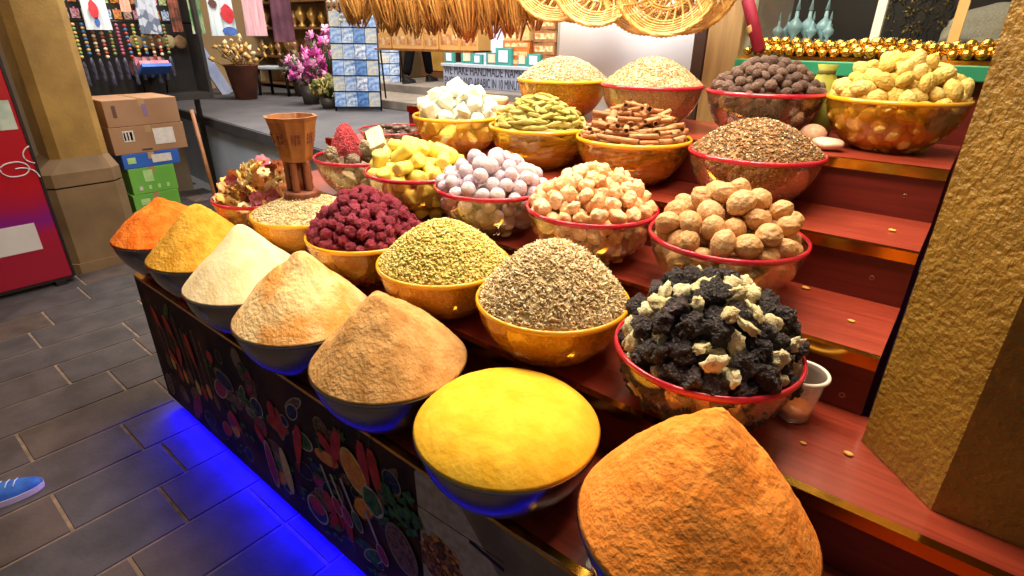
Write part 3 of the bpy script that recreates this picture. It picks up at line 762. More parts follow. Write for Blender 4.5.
# cinnamon
def quill(seed):
    mb = MB(); n = 26; L = 1.0; vs = []; fs = []
    sec = []
    for i in range(n):
        t = i/(n-1); a = -PI*1.35 + t*PI*2.7; r = .21 + .015*math.sin(a*3) if abs(a) < PI*1.0 else .21 - .11*(abs(a)-PI)/(.35*PI)
        sec.append((math.cos(a)*r, math.sin(a)*r*.9))
    th = .035
    for zx in (-L, -.3, .35, L):
        w = .02*nz((zx, seed, 0), 3)
        for (a, b) in sec: vs.append((zx, a + w, b + w))
        for (a, b) in sec[::-1]: vs.append((zx, a*(1-th/.21) + w, b*(1-th/.21) + w))
    m_ = 2*n
    for s_ in range(3):
        for k in range(m_): fs.append((s_*m_+k, s_*m_+(k+1) % m_, (s_+1)*m_+(k+1) % m_, (s_+1)*m_+k))
    for e, s_ in ((0, -1), (3, 1)):
        for k in range(n-1): 
            q = (e*m_+k, e*m_+k+1, e*m_+m_-2-k, e*m_+m_-1-k); fs.append(q if s_ > 0 else q[::-1])
    mb.add(vs, fs, 0, True); return mb.mesh('quill')
m_cin = mat('cinnamon_bark', 'a8693a', 'cc9660', rough=.7, scale=2, stretch=(.7, 5, 5), bump=.4, bscale=4, bdist=.05, rnd=('7e4a26', 'c89058', 'b07040', 'e0b484'))
IL = ('cinnamon_stick', 'curled brown bark quill in the yellow-rimmed bowl below the tan seed', 'cinnamon stick', 'cinnamon sticks')
bowl(-.91, 1.767, 4, 'amber', 'yellow-rimmed bowl of cinnamon sticks')
heap(-.91, 1.767, 4, .112, .0200, [(wm(quill(s), m_cin),) + IL for s in range(3)], None, None, None, 28, p=(1.8, 1.0), flat=True, size=2.3, squeeze=.84)
# dark dried balls
m_dk = mat('dark_dried_fruit', '4e362a', '7a5a48', rough=.75, scale=2, bump=.6, bscale=4, bdist=.1, rnd=('4a3228', '6e5244', '8a6c5a', '5c4236'))
DL = ('dried_lime', 'small dark brown dried ball in the red-rimmed bowl at the back', 'dried fruit', 'dark dried balls')
bowl(-.608, 2.129, 5, 'red', 'red-rimmed bowl of dark dried balls beside the yellow limes')
heap(-.608, 2.129, 5, .105, .0185, [(wm(lump(s+60, .10, .06, 3, (1, .97, .95)), m_dk),) + DL for s in range(3)], None, None, None, 29, p=(2.2, 1.0))
# yellow dried limes
def lemon(seed):
    def f(v):
        q = v*(1 + .10*nz(v, 1.7, seed) + .06*nz(v, 5, seed))
        q.z *= 1.25; t = math.exp(-((v.x**2+v.y**2)/.05))*.18; q.z += t if v.z > 0 else -t; q.x *= .85; return q
    return ico(3, f, 'lemon')
m_lem = mat('yellow_dried_lime', 'c49e3c', 'e0c264', rough=.6, scale=1.8, detail=6, bump=.4, bscale=3, bdist=.09, rnd=('c49c3a', 'e0c060', 'ead080', 'd0ac48'))
ML = ('dried_lemon', 'wrinkled yellow dried lime in the yellow-rimmed bowl against the gold pillar', 'dried lime', 'yellow dried limes')
bowl(-.225, 2.172, 5, 'amber', 'largest-looking yellow-rimmed bowl, of yellow limes, against the gold pillar')
heap(-.225, 2.172, 5, .125, .0245, [(wm(lemon(s), m_lem),) + ML for s in range(4)], None, None, None, 30, p=(2.4, 1.0), size=1.02, squeeze=.86)
# black limes with cream flakes
def blk(seed):
    def f(v):
        q = v*(1 + .5*nz(v, 1.3, seed) + .45*abs(nz(v, 2.2, seed)) - .12*abs(nz(v, 5, seed+4))); return Vector((q.x*1.1, q.y, q.z*.8))
    return ico(4, f, 'blk')
def flake(seed):
    def f(v):
        q = v*(1 + .55*nz(v, 1.6, seed) + .5*nz(v, 4, seed+3)); return Vector((q.x, q.y*.75, q.z*.42))
    return ico(3, f, 'flake')
m_blk = mat('black_dried_fruit', '1c1316', '3e2e32', rough=.42, scale=2, detail=6, bump=.6, bscale=4, bdist=.12, rnd=('120d10', '2c2126', '1c1417', '4c3e42'))
m_flk = mat('cream_flake', 'd8c48c', 'efe2b4', rough=.75, scale=3, bump=.5, bscale=7, bdist=.1, rnd=('e6d6a0', 'f2e8c0', 'd2ba80'))
bowl(-.327, 1.068, 2, 'red', 'red-rimmed bowl of black dried fruit and cream flakes beside the plastic cup')
BL = ('black_dried_fruit', 'wrinkled black dried fruit in the red-rimmed bowl by the plastic cup', 'dried fruit', 'black dried fruit')
FL = ('cream_flake', 'cream-coloured crumbly flake among the black dried fruit', 'dried flake', 'cream flakes among the black fruit')
PR = [(wm(blk(s), m_blk),) + BL for s in range(4)] + [(wm(flake(s), m_flk),) + FL + (1.0,) for s in range(4)]
heap(-.327, 1.068, 2, .158, .0225, PR, None, None, None, 31, p=(2.2, .9), probs=[3, 3, 3, 3, 2.6, 2.6, 2.6, 2.6], size=1.05, squeeze=.84)
# crimson buds
def bud(seed):
    def f(v):
        q = v*(1 + .4*nz(v, 1.6, seed) + .45*abs(nz(v, 3.6, seed)) - .1); return Vector((q.x*1.1, q.y*.95, q.z*.85))
    return ico(3, f, 'bud')
m_bud = mat('crimson_bud', 'a41c3c', 'd24468', rough=.7, scale=2.5, detail=6, bump=.8, bscale=6, bdist=.12, rnd=('a01c3a', 'c43250', 'dc5c78', 'b02444', '841632'))
UL = ('dried_bud', 'crimson dried bud in the yellow-rimmed bowl between green seed and ivory seed', 'dried bud', 'crimson dried buds')
bowl(-1.496, 1.053, 2, 'amber', 'yellow-rimmed bowl of crimson dried buds')
heap(-1.496, 1.053, 2, .150, .0185, [(wm(bud(s), m_bud),) + UL for s in range(4)], None, None, None, 32, p=(1.8, 1.0), size=1.02, squeeze=.86)
# dried flowers
def flower(seed):
    rg = random.Random(seed); mb = MB()
    for ring, (n, R_, up) in enumerate(((7, 1.05, .15), (6, .75, .55), (4, .42, .8))):
        for i in range(n):
            a = 2*PI*i/n + ring*.5 + rg.uniform(-.15, .15); vs = []; fs = []
            for u in range(5):
                for w_ in range(3):
                    t = u/4; ww = .46*math.sin(PI*(.18+.75*t)); s_ = (w_-1)*ww*R_
                    rr = R_*t; zz = up*t*R_ + .12*math.sin(t*4+seed+i) + .1*(abs(w_-1))
                    vs.append((rr*math.cos(a) - s_*math.sin(a), rr*math.sin(a) + s_*math.cos(a), zz - .1))
            for u in range(4):
                for w_ in range(2):
                    q = u*3 + w_; fs.append((q, q+1, q+4, q+3))
            # back faces give the petal thickness
            b = len(vs); vs += [(x_, y_, z_ - .06) for x_, y_, z_ in vs]
            fs += [tuple(b+q for q in f[::-1]) for f in fs]
            mb.add(vs, fs, 0, True)
    mb.lathe([(.0001, -.35), (.22, -.3), (.3, -.05), (.18, .12), (.0001, .18)], 10, 1)
    return mb.mesh('flower')
fc = [('yellow', 'd8a848', 'ecc878'), ('peach', 'd89058', 'ecb888'), ('rose', 'b05468', 'cc7c8c'), ('cream', 'dcc890', 'f0e0b4'), ('rust', '9a4a28', 'b86a40')]
PR = []
for i, (n_, a, b) in enumerate(fc):
    me = flower(i); me.materials.append(mat('petal_' + n_, a, b, rough=.8, scale=3, rnd=(a, b))); me.materials.append(mat('flower_heart', '8a5a28', 'b07c3c', rough=.9, scale=4))
    PR.append((me, 'dried_flower', 'dried %s flower in the red-rimmed bowl at the far left' % n_, 'dried flower', '%s dried flowers' % n_))
bowl(-2.208, 1.074, 2, 'red', 'red-rimmed bowl of mixed dried flowers, leftmost in the second row')
heap(-2.208, 1.074, 2, .150, .025, PR, None, None, None, 33, p=(1.8, 1.0), probs=[4, 3, 1, 4, 1], size=1.1, squeeze=.86)
# dark smooth pebble nuts in a low bowl behind the yellow pieces
def shell(seed):
    def f(v): return Vector((v.x*1.25, v.y*.85, v.z*.7))*(1+.05*nz(v, 2, seed))
    return ico(3, f, 'shell')
m_sh = mat('dark_nutshell', '3e2e26', '5c463a', rough=.45, scale=2, rnd=('3a2a22', '5e4a3e', '4a3a34'))
SL = ('nutmeg', 'dark oval nutmeg in the low bowl behind the pale yellow chunks', 'nutmeg', 'dark nutmegs')
t = bowl(-2.13, 1.72, 4, 'red', 'low red-rimmed bowl of dark nutmegs left of the white crystals', .85, .42)
rng = random.Random(8); first = None; NM = []
for i in range(60):
    ring = i % 3
    a = rng.uniform(0, 2*PI); q = math.sqrt(rng.random())*.13
    o = link('nutmeg', wm(shell(1), m_sh)) if first is None else first.copy()
    if first is None: first = o
    else: COL.objects.link(o)
    o.location = (-2.13 + q*math.cos(a), 1.72 + q*math.sin(a), ZT[4] + .022 + (i/60)*.055*(1 - (q/.16)**2) + .008)
    o.scale = (.019,)*3; o.rotation_euler = (rng.uniform(-.4, .4), rng.uniform(-.4, .4), rng.uniform(0, 6)); tag(o, SL[1], SL[2], SL[3]); NM.append((o, (o.location.x + 2.13, o.location.y - 1.72, HB if i > 35 else HB - .02), 0))

zone_labels(NM, -2.13, 1.72, .05)
# ------------------------------------------------------------------ wooden burner standing in the ivory seed
wd = mat('carved_wood', '7a4420', '96602e', rough=.5, scale=5, detail=7, stretch=(8, 8, 1.0), bump=.25, bscale=12, bdist=.004)
wd2 = mat('carved_wood_reddish', '6e3a24', '8a5036', rough=.5, scale=9, stretch=(8, 8, 1))
t = thing('incense_burner', 'tall carved wooden incense burner with flared cup standing in the ivory seed', 'incense burner', (-1.905, 1.075, ZT[2] + HB + .040)); t.scale = (1.25, 1.25, 1.25)
mb = MB(); mb.lathe([(.0001, 0), (.050, 0), (.054, .007), (.048, .013), (.053, .019), (.046, .026), (.0001, .028)], 32); mb.obj('base', wd2, t)
mb = MB(); mb.tube([(0, 0, .02), (0, 0, .125)], .018, 12); mb.obj('column', wd2, t)
for i in range(5):
    a = 2*PI*i/5 + .3
    mb = MB(); mb.tube([(.030*math.cos(a), .030*math.sin(a), .02 + .1*j/8) for j in range(9)], [.0095 + .0016*(j % 2) for j in range(9)], 10); mb.obj('leg', wd2, t)
mb = MB(); mb.lathe([(.0001, .112), (.042, .114), (.048, .128), (.050, .140), (.070, .228), (.076, .240), (.066, .240), (.05, .20), (.0001, .19)], 8, smooth=False)
cp = mb.obj('cup', wd, t)
for i in range(8):
    a = 2*PI*(i + .5)/8
    mb = MB(); Mx = Matrix.Rotation(a, 4, 'Z') @ Matrix.Translation((.0565, 0, .183)) @ Matrix.Rotation(.215, 4, 'Y')
    for r_ in range(3):
        for c_ in range(3): mb.box((-.001, -.012 + c_*.009, -.016 + r_*.011), (.0022, -.006 + c_*.009, -.008 + r_*.011), M=Mx)
    mb.obj('carving', wd2, cp)

# ------------------------------------------------------------------ plastic cup, stray bits
cx, cy = -.150, 1.170
t = thing('plastic_cup', 'clear ribbed plastic cup with a little orange drink on the red step', 'cup', (cx, cy, ZT[2] + .001)); t.scale = (1.32, 1.32, 1.32)
cupm = clear_plastic('cup_plastic', 'f8f4f0', .20, .08, body='e8e0d4')
prof = [(.0001, 0), (.024, 0), (.026, .003)] + [(.026 + .011*i/10 + (.0008 if i % 2 else 0), .003 + .08*i/10) for i in range(11)]
prof += [(r-.001, max(z, .0012)) for r, z in prof[::-1]]; prof[-1] = (.0001, .0012)
mb = MB(); mb.lathe(prof, 40); mb.obj('body', cupm, t)
mb = MB(); mb.lathe([(.036, .082), (.041, .081), (.042, .084), (.040, .087), (.036, .086)], 40, closed=True); mb.obj('rim', mat('cup_rim_plastic', 'e4dcd0', rough=.25), t)
mb = MB(); mb.lathe([(.0001, .0016), (.0243, .0016), (.0268, .022), (.0001, .022)], 32); mb.obj('drink', mat('orange_drink', 'c8681c', 'd87e2c', rough=.2, scale=9), t)
m_bit = mat('stray_nut', 'd8a040', 'e8bc60', rough=.6, scale=60)
for (px, py, k, s_, lab) in ((805, 289, 3, .008, 'small yellow nut lying on the middle red step'), (851, 322, 3, .006, 'flat tan crumb on the middle red step edge side'),
                        (892, 231.5, 4, .007, 'pale crumb on the upper red step'), (848, 455, 2, .007, 'cream crumb on the lowest visible red step'), (803, 444, 2, .005, 'tiny orange crumb on the lowest visible red step')):
    q = atz(px, py, ZT[k])
    o = link('nut_crumb', wm(lump(int(px), .2, .1, 2, (1.4, .9, .55)), m_bit), None, None, (q.x, q.y, ZT[k] + s_*.5)); o.scale = (s_,)*3; tag(o, lab, 'crumb')

# ================================================================== BACKGROUND
# ------------------------------------------------------------------ red advertising board, far left
RX = -4.55
t = thing('advertising_board', 'tall red and purple advertising board with white line flower at the far left', 'advertising board', (RX, .1, 0))
def at_t(mb, name, m, par, t=t):
    o = mb.obj(name, m, par)
    if par is t: o.location = (-t.location.x, -t.location.y, -t.location.z)
    return o
redm = bpy.data.materials.new('red_purple_print'); redm.use_nodes = True
N = redm.node_tree.nodes; L = redm.node_tree.links; p = N['Principled BSDF']; p.inputs['Roughness'].default_value = .35
tc = N.new('ShaderNodeTexCoord'); sp = N.new('ShaderNodeSeparateXYZ'); L.new(tc.outputs['Object'], sp.inputs[0])
nn = N.new('ShaderNodeTexNoise'); nn.inputs['Scale'].default_value = 1.6; L.new(tc.outputs['Object'], nn.inputs['Vector'])
ad = N.new('ShaderNodeMath'); ad.operation = 'MULTIPLY_ADD'; ad.inputs[1].default_value = .5; L.new(nn.outputs[0], ad.inputs[0]); L.new(sp.outputs[2], ad.inputs[2])
rp = N.new('ShaderNodeValToRGB'); L.new(ad.outputs[0], rp.inputs[0]); L.new(rp.outputs[0], p.inputs['Base Color'])
cr = rp.color_ramp; cr.elements[0].position = .55; cr.elements[0].color = lin('9a1430'); cr.elements[1].position = .95; cr.elements[1].color = lin('b01222')
e = cr.elements.new(.72); e.color = lin('7c1478'); e = cr.elements.new(.62); e.color = lin('a0143c'); e = cr.elements.new(.83); e.color = lin('9c1440')
MATS['red_purple_print'] = redm
mb = MB(); mb.box((RX - .11, -.9, .045), (RX, .785, 2.25), bev=.006); at_t(mb, 'panel', redm, t)
mb = MB(); mb.box((RX - .115, .785, .04), (RX + .004, .80, 2.255)); mb.box((RX - .115, -.915, .04), (RX + .004, -.9, 2.255)); mb.box((RX - .115, -.9, .03), (RX + .004, .785, .045)); at_t(mb, 'frame', mat('board_frame', '1c1416', rough=.5), t)
for yy in (.68, -.8):
    mb = MB(); mb.box((RX - .14, yy, 0), (RX + .02, yy + .06, .032)); at_t(mb, 'foot', MATS['board_frame'], t)
white = mat('white_print', 'd8d2d4', 'cfc8ca', rough=.5, scale=5)
mb = MB(); a = atx(-40, 232, RX + .002); b = atx(38, 222, RX + .002); c = atx(43, 248, RX + .002)
mb.box((RX + .0005, a.y, c.z - .005), (RX + .003, c.y, b.z)); o = at_t(mb, 'label_plate', white, t); o['label'] = 'plain white square plate'
mb = MB(); a = atx(8, 100, RX); b = atx(8, 130, RX); mb.box((RX + .0005, a.y - .25, b.z), (RX + .003, a.y, a.z)); o = at_t(mb, 'sticker', mat('pale_green_sticker', '9fb8a8', 'c4cfc4', rough=.5, scale=14), t); o['label'] = 'pale green sticker'
def curve_px(pts, w=.006, X=RX + .004):
    P = [atx(px, py, X) for px, py in pts]
    # smooth it
    Q = []
    for i in range(len(P) - 1):
        a_, b_, c_, d_ = P[max(i-1, 0)], P[i], P[i+1], P[min(i+2, len(P)-1)]
        for j in range(6):
            u = j/6; Q.append(.5*((2*b_) + (-a_+c_)*u + (2*a_-5*b_+4*c_-d_)*u*u + (-a_+3*b_-3*c_+d_)*u**3))
    Q.append(P[-1]); return Q
mb = MB()
for pts_ in ([(0, 168), (6, 164), (18, 162), (27, 165), (29, 170), (24, 175), (12, 177), (3, 174), (0, 170)], [(15, 169), (22, 168), (30, 169), (36, 172), (40, 177)], [(29, 146), (25, 149), (23, 154), (25, 159), (30, 162), (35, 163)]):
    mb.tube(curve_px(pts_), .0042, 6)
at_t(mb, 'flower_emblem', white, t)

# ------------------------------------------------------------------ cartons beside the pillar
card = mat('carton_board', '8c6444', '9c7452', rough=.85, scale=3, bump=.1, bscale=60)
def carton(y0, y1, z0, z1, m, label, name='cardboard_box', X=-4.9, dx=.42, extras=()):
    t = thing(name, label, 'box', (X - dx/2, (y0+y1)/2, z0), 'boxes stacked beside the left pillar')
    hy, hz = (y1-y0)/2, z1-z0
    mb = MB(); mb.box((-dx/2, -hy, 0), (dx/2, hy, hz), bev=.004); mb.obj('body', m, t)
    mb = MB(); mb.box((-dx/2 - .0006, -.022, hz - .05), (dx/2 + .0008, .022, hz + .0007)); mb.obj('packing_tape', mat('packing_tape', 'a07c54', 'ac8a60', rough=.25), t)
    for (nm, u0, u1, v0, v1, mm) in extras:
        mb = MB(); mb.box((dx/2 - .001, -hy + u0*2*hy, v0*hz), (dx/2 + .0016, -hy + u1*2*hy, v1*hz)); mb.obj(nm, mm, t)
    return t
wl = mat('paper_label', 'cfc4b8', 'bfb4a8', rough=.7, scale=30); ink = mat('ink_print', '3a2a22', rough=.7)
grn = mat('green_carton', '5c9a34', '6aa840', rough=.6, scale=3); blu = mat('blue_carton', '1c4c9c', '285cb0', rough=.6, scale=3)
gd = mat('pale_green_print', 'a8cc84', '94bc70', rough=.6, scale=20)
carton(1.34, 1.67, 0.002, .235, grn, 'green carton at the floor end of the stack beside the pillar', extras=[('print', .1, .4, .5, .8, gd)])
carton(1.36, 1.69, .236, .425, grn, 'green carton, lower of the two visible green ones', extras=[('print', .15, .35, .55, .8, gd), ('print', .5, .8, .3, .45, gd)])
carton(1.375, 1.70, .426, .625, grn, 'green carton directly under the thin blue carton', extras=[('print', .3, .5, .45, .9, gd), ('print', .15, .22, .15, .3, wl), ('print', .35, .41, .15, .3, gd), ('print', .55, .61, .15, .3, gd), ('print', .75, .81, .15, .3, gd)])
carton(1.36, 1.76, .626, .735, blu, 'thin blue carton between the brown and green cartons', extras=[('paper_label', .5, .85, .25, .8, wl), ('print', .08, .22, .35, .75, gd)])
carton(1.325, 1.84, .736, .935, card, 'brown carton with white labels, under the topmost brown carton', dx=.46, extras=[('paper_label', .16, .30, .45, .85, wl), ('paper_label', .56, .84, .25, .85, wl), ('print', .36, .5, .08, .14, ink), ('print', .17, .19, .5, .8, ink), ('print', .21, .23, .5, .8, ink), ('print', .25, .28, .5, .8, ink)])
carton(1.33, 1.83, .936, 1.125, card, 'brown carton on top of the stack beside the pillar', dx=.46, extras=[('print', .10, .15, .35, .8, mat('brown_print', '5c3c2c', rough=.7)), ('print', .5, .56, .35, .8, mat('violet_print', '7c5c78', rough=.7))])
mb = MB(); mb.tube([(-4.86, 1.96, 0.0), (-5.06, 1.99, 1.0)], .016, 8); o = mb.obj('wooden_lath', wd); tag(o, 'thin brown wooden lath leaning beside the cartons', 'wooden lath')

# ------------------------------------------------------------------ souvenir stall behind the cartons
def pbox(px0, py0, px1, py1, X):
    a = atx(px0, py0, X); b = atx(px1, py1, X); return a.y, b.y, b.z, a.z     # y0, y1, z0, z1
t = thing('display_rack', 'black souvenir rack behind the cartons at the upper left', 'display rack', (-6.1, 2.0, 0))
mb = MB(); mb.box((-.06, -.62, 1.0), (-.02, .52, 2.5)); mb.obj('back_board', mat('black_board', '15110f', '241c18', rough=.7, scale=6), t)
for y_ in (-.62, .52):
    mb = MB(); mb.box((-.06, y_ - .015, 1.0), (.25, y_ + .015, 2.5)); mb.obj('side_board', MATS['black_board'], t)
for z_ in (1.66, 2.2):
    mb = MB(); mb.tube([(.18, -.6, z_), (.18, .5, z_)], .008, 8); mb.obj('rail', mat('dark_metal', '3a3634', rough=.4, metal=1), t)
mb = MB(); mb.box((-.02, -.60, 1.00), (.26, .50, 1.06)); mb.obj('shelf', MATS['black_board'], t)
mb = MB(); mb.box((-.06, -.60, 0), (.20, -.10, .999)); mb.obj('base_cabinet', MATS['black_board'], t)
mb = MB(); mb.box((-.05, .46, 0), (-.01, .50, .999)); mb.obj('leg', MATS['dark_metal'] if 'dark_metal' in MATS else drk, t)
bc = ['b03828', 'c8a050', '3c6ca0', '8c5a34', 'd8c8a8', '6c8c4c', '9c4c64']
pr_first = None
random.seed(5)
def strand(loc, L_, cols, label):
    t = thing('bead_strand', label, 'bead necklace', loc, 'bead strands hanging on the black rack')
    mb = MB(); mb.tube([(0, 0, 0), (0, .012, -L_*.5), (0, 0, -L_)], .003, 6); mb.obj('cord', MATS['black_board'], t)
    mb = MB()
    for i in range(9): 
        z_ = -L_*(.05 + .06*i); mb.lathe([(.0001, -.016), (.013, -.008), (.015, 0), (.013, .008), (.0001, .016)], 8, i % 2, Matrix.Translation((0.004, 0, z_)))
    mb.obj('beads', [mat('bead_' + cols[0], cols[0], rough=.3), mat('bead_' + cols[1], cols[1], rough=.3)], t)
    mb = MB(); mb.lathe([(.004, -L_*.6), (.014, -L_*.66), (.017, -L_*.98), (.0001, -L_)], 10, wave=.1, wn=5); mb.obj('tassel', mat('tassel_dark', '2a2634', '5c5c70', rough=.8, scale=30), t)
for i in range(13):
    strand((-5.92, 1.50 + i*.062, 1.655), .48 + .03*math.sin(i*2), (bc[i % 7], bc[(i*3 + 2) % 7]), 'hanging bead strand on the lower rail of the black rack, %s from the left' % ORD[i])
def cloth(name, px0, py0, px1, py1, X, m, label, cat, fold=.012, nf=3, parts=()):
    y0, y1, z0, z1 = pbox(px0, py0, px1, py1, X)
    z1 += .30
    t = thing(name, label, cat, (X, (y0+y1)/2, z0), 'cloth goods hanging in the souvenir shop')
    nx, nz2 = 18, 10; vs = []; fs = []
    for s_ in (0, 1):
        for i in range(nx+1):
            for j in range(nz2+1):
                u, v = i/nx, j/nz2
                vs.append((fold*math.sin(u*PI*2*nf + v) * (1-.4*v) + (-.008 if s_ else 0), (u-.5)*(y1-y0)*(1 - .06*math.sin(v*PI)), v*(z1-z0)))
    st_ = (nx+1)*(nz2+1)
    for s_ in (0, 1):
        for i in range(nx):
            for j in range(nz2):
                a = s_*st_ + i*(nz2+1)+j; q = (a, a+nz2+1, a+nz2+2, a+1); fs.append(q if s_ == 0 else q[::-1])
    mb = MB(); mb.add(vs, fs, 0, True); mb.obj('cloth', m, t)
    for (nm, u0, u1, v0, v1, mm, blob) in parts:
        mb = MB(); n_ = 18; cy_, cz_ = ((u0+u1)/2-.5)*(y1-y0), (v0+v1)/2*(z1-z0 - .30); ry, rz_ = (u1-u0)/2*(y1-y0), (v1-v0)/2*(z1-z0-.30)
        P = [(cy_ + ry*math.cos(2*PI*k/n_)*(1 + blob*math.sin(3*k)), cz_ + rz_*math.sin(2*PI*k/n_)*(1 + blob*math.cos(5*k))) for k in range(n_)]
        mb.add([(fold + .003, a, b) for a, b in P] + [(fold + .006, a, b) for a, b in P], [tuple(range(n_, 2*n_)), tuple(range(n_))[::-1]] + [(k, (k+1) % n_, n_ + (k+1) % n_, n_+k) for k in range(n_)])
        mb.obj(nm, mm, t)
    mb = MB(); mb.tube([(0.0, -.35*(y1-y0), z1 - z0 + .005), (0, 0, z1-z0 + .05), (0, .35*(y1-y0), z1-z0 + .005), (0, -.35*(y1-y0), z1-z0 + .005)], .004, 6); mb.obj('hanger', MATS['dark_metal'], t)
    return t
cw = mat('white_cloth', 'd4dce0', 'c0ccd4', rough=.9, scale=6); cred = mat('red_print', 'b8202c', 'c83c44', rough=.8, scale=14); cblu = mat('blue_print', '2c4c94', '4868b0', rough=.8, scale=14)
cloth('tote_bag', 78, -2, 113, 30, -5.84, cw, 'white cloth bag with a red and blue print, leftmost above the black rack', 'bag', parts=[('print', .25, .6, .35, .95, cred, .08), ('print', .35, .55, .1, .4, cblu, .05)])
cloth('tote_bag', 118, -2, 132, 12, -5.84, mat('peach_cloth', 'd8907c', 'e8b4a0', rough=.9, scale=8), 'small peach cloth hanging right of the white printed bag', 'cloth')
cloth('patterned_scarf', 133, -2, 163, 34, -5.84, mat('grey_blue_pattern', '5c6478', 'aab0bc', rough=.9, scale=16, kind='voronoi'), 'grey-blue patterned scarf hanging above the pink and blue tray', 'scarf')
cloth('patterned_scarf', 166, -2, 184, 32, -5.84, mat('dark_brown_pattern', '3a2018', '8c4c38', rough=.9, scale=14), 'dark brown patterned scarf beside the green cloth', 'scarf')
cloth('patterned_scarf', 186, -2, 206, 34, -5.9, mat('green_pattern', '4c7c48', 'b8c0a0', rough=.9, scale=8), 'green and cream printed cloth between brown scarf and white bag', 'cloth')
cloth('tote_bag', 205, -2, 238, 36, -6.0, cw, 'white cloth bag with large red and blue print, right of the green cloth', 'bag', parts=[('print', .45, .95, .35, .85, cred, .1), ('print', .4, .98, .02, .25, cblu, .05), ('print', .05, .35, .75, .98, mat('brown_cloth_print', '5c3c34', rough=.8), .1)])
cloth('pink_scarf', 240, -2, 268, 36, -6.2, mat('pink_silk', 'd898a8', 'e8c0c4', rough=.7, scale=5, stretch=(1, 9, .6)), 'pale pink scarf hanging in folds', 'scarf', nf=5)
cloth('jacket', 268, -2, 296, 42, -6.3, mat('purple_brown_cloth', '4c2838', '6c4050', rough=.9, scale=6), 'dark purple garment hanging beside the pink scarf', 'garment', nf=3)
cloth('lilac_scarf', 348, -2, 374, 32, -5.6, mat('lilac_cloth', 'b0acd0', 'd4d0e0', rough=.8, scale=5, stretch=(1, 9, .6)), 'pale lilac cloth hanging above the postcard rack', 'scarf', nf=4)
# the rail they hang from, on two posts
t = thing('clothes_rail', 'dark metal rail the cloth goods hang from', 'clothes rail', (-5.9, 2.5, 0))
mb = MB(); mb.tube([(.06, -1.1, 2.30), (-.4, 1.9, 2.30)], .012, 8); mb.obj('rail', MATS['dark_metal'], t)
for (x_, y_, z_) in ((.06, -1.1, 0), (-.4, 1.9, .8)): mb = MB(); mb.tube([(x_, y_, z_), (x_, y_, 2.31)], .015, 8); mb.obj('post', MATS['dark_metal'], t)
# small colourful cards pinned to the black rack above the strands
first = None; cds = []
for i, (c1, c2) in enumerate((('c84030', 'e8c070'), ('2c6ca8', 'e0e4e8'), ('d8a030', '7c2c20'), ('4c8c50', 'e0d8a0'), ('b04878', 'f0c8d0'), ('d8d0c0', '8c5030'))):
    mb = MB(); mb.box((0, -.030, -.038), (.006, .030, .038)); mb.box((.006, -.022, -.026), (.008, .022, .026), 1); mb.box((-.001, -.006, .038), (.003, .006, .05), 1)
    me = mb.mesh('card'); me.materials.append(mat('card_' + c1, c1, c2, rough=.4, scale=40)); me.materials.append(mat('card_' + c2, c2, c1, rough=.4, scale=50)); cds.append(me)
for r_ in range(5):
    for i in range(13):
        o = link('souvenir_card', cds[(i*5 + r_*2) % 6]); o.location = (-6.119, 1.50 + i*.078, 1.72 + r_*.125)
        tag(o, 'small colourful souvenir card pinned to the black rack, %s row from below, %s from left' % (ORD[r_], ORD[i]), 'souvenir card', 'souvenir cards on the black rack')
# black and white shell chains left of the lilac cloth
for i in range(5):
    q = aty(328 + i*5.5, 2, 3.9)
    t = thing('shell_chain', 'chain of pale and dark shells hanging left of the lilac cloth, %s from left' % ORD[i], 'chain', (q.x, 3.9, 1.92), 'shell chains above the magenta flowers')
    mb = MB(); mb.tube([(0, 0, .75), (0, 0, -.20)], .003, 6); mb.obj('cord', MATS['black_board'], t)
    mb = MB()
    for j in range(14): mb.lathe([(.0001, -.022), (.02, -.006), (.022, .004), (.0001, .022)], 8, j % 2 if i % 2 else (j // 2) % 2, Matrix.Translation((.01*math.sin(j*2.2), .0, -.2 + j*.045)))
    mb.obj('shells', [mat('pale_shells', 'c8bca8', 'e0d8c8', rough=.5), mat('dark_shells', '3c2c28', '6c5448', rough=.5)], t)
# tray of magnets
y0, y1, z0, z1 = pbox(138, 48, 172, 66, -5.78)
t = thing('souvenir_tray', 'pink and blue tray of small souvenirs right of the bead strands', 'tray', (-5.78, (y0+y1)/2, z0))
hy = (y1-y0)/2; hz = z1-z0
Mx = Matrix.Rotation(-.5, 4, 'Y')
mb = MB(); mb.box((-.2, -hy, 0), (.0, hy, .03), M=Mx); mb.obj('base', mat('blue_tray', '2c54b0', '4470c8', rough=.4, scale=5), t)
mb = MB(); mb.box((-.26, -hy, .03), (-.03, hy, .07), M=Mx); mb.box((-.3, -hy, .07), (-.14, hy, .16), M=Mx); mb.obj('filling', mat('pink_print', 'b86474', 'd08c94', rough=.6, scale=16), t)
for s_ in (-1, 1): mb = MB(); mb.tube([(-.1, s_*hy*.8, 0), (-.18, s_*hy*.8, 1.06 - z0 + .001)], .008, 6); mb.obj('leg', MATS['dark_metal'], t)
t_ = mat('khaki_goods', '7c6c48', 'a08c60', rough=.8, scale=8)
for i in range(5):
    q = atx(140 + i*11, 42, -5.95)
    o = link('fridge_magnet', wm(lump(90+i, .15, .05, 2, (.4, 1, 1)), mat('magnet_khaki', '7c6c48', 'a89468', rough=.7, scale=3, rnd=('7c6c48', 'b09a6a', '8c5c40')))); o.location = (-6.05 + .02, q.y, q.z); o.scale = (.05, .06, .06)
    tag(o, 'khaki moulded souvenir above the pink and blue tray, %s from the left' % ORD[i], 'souvenir', 'moulded souvenirs on the black rack')
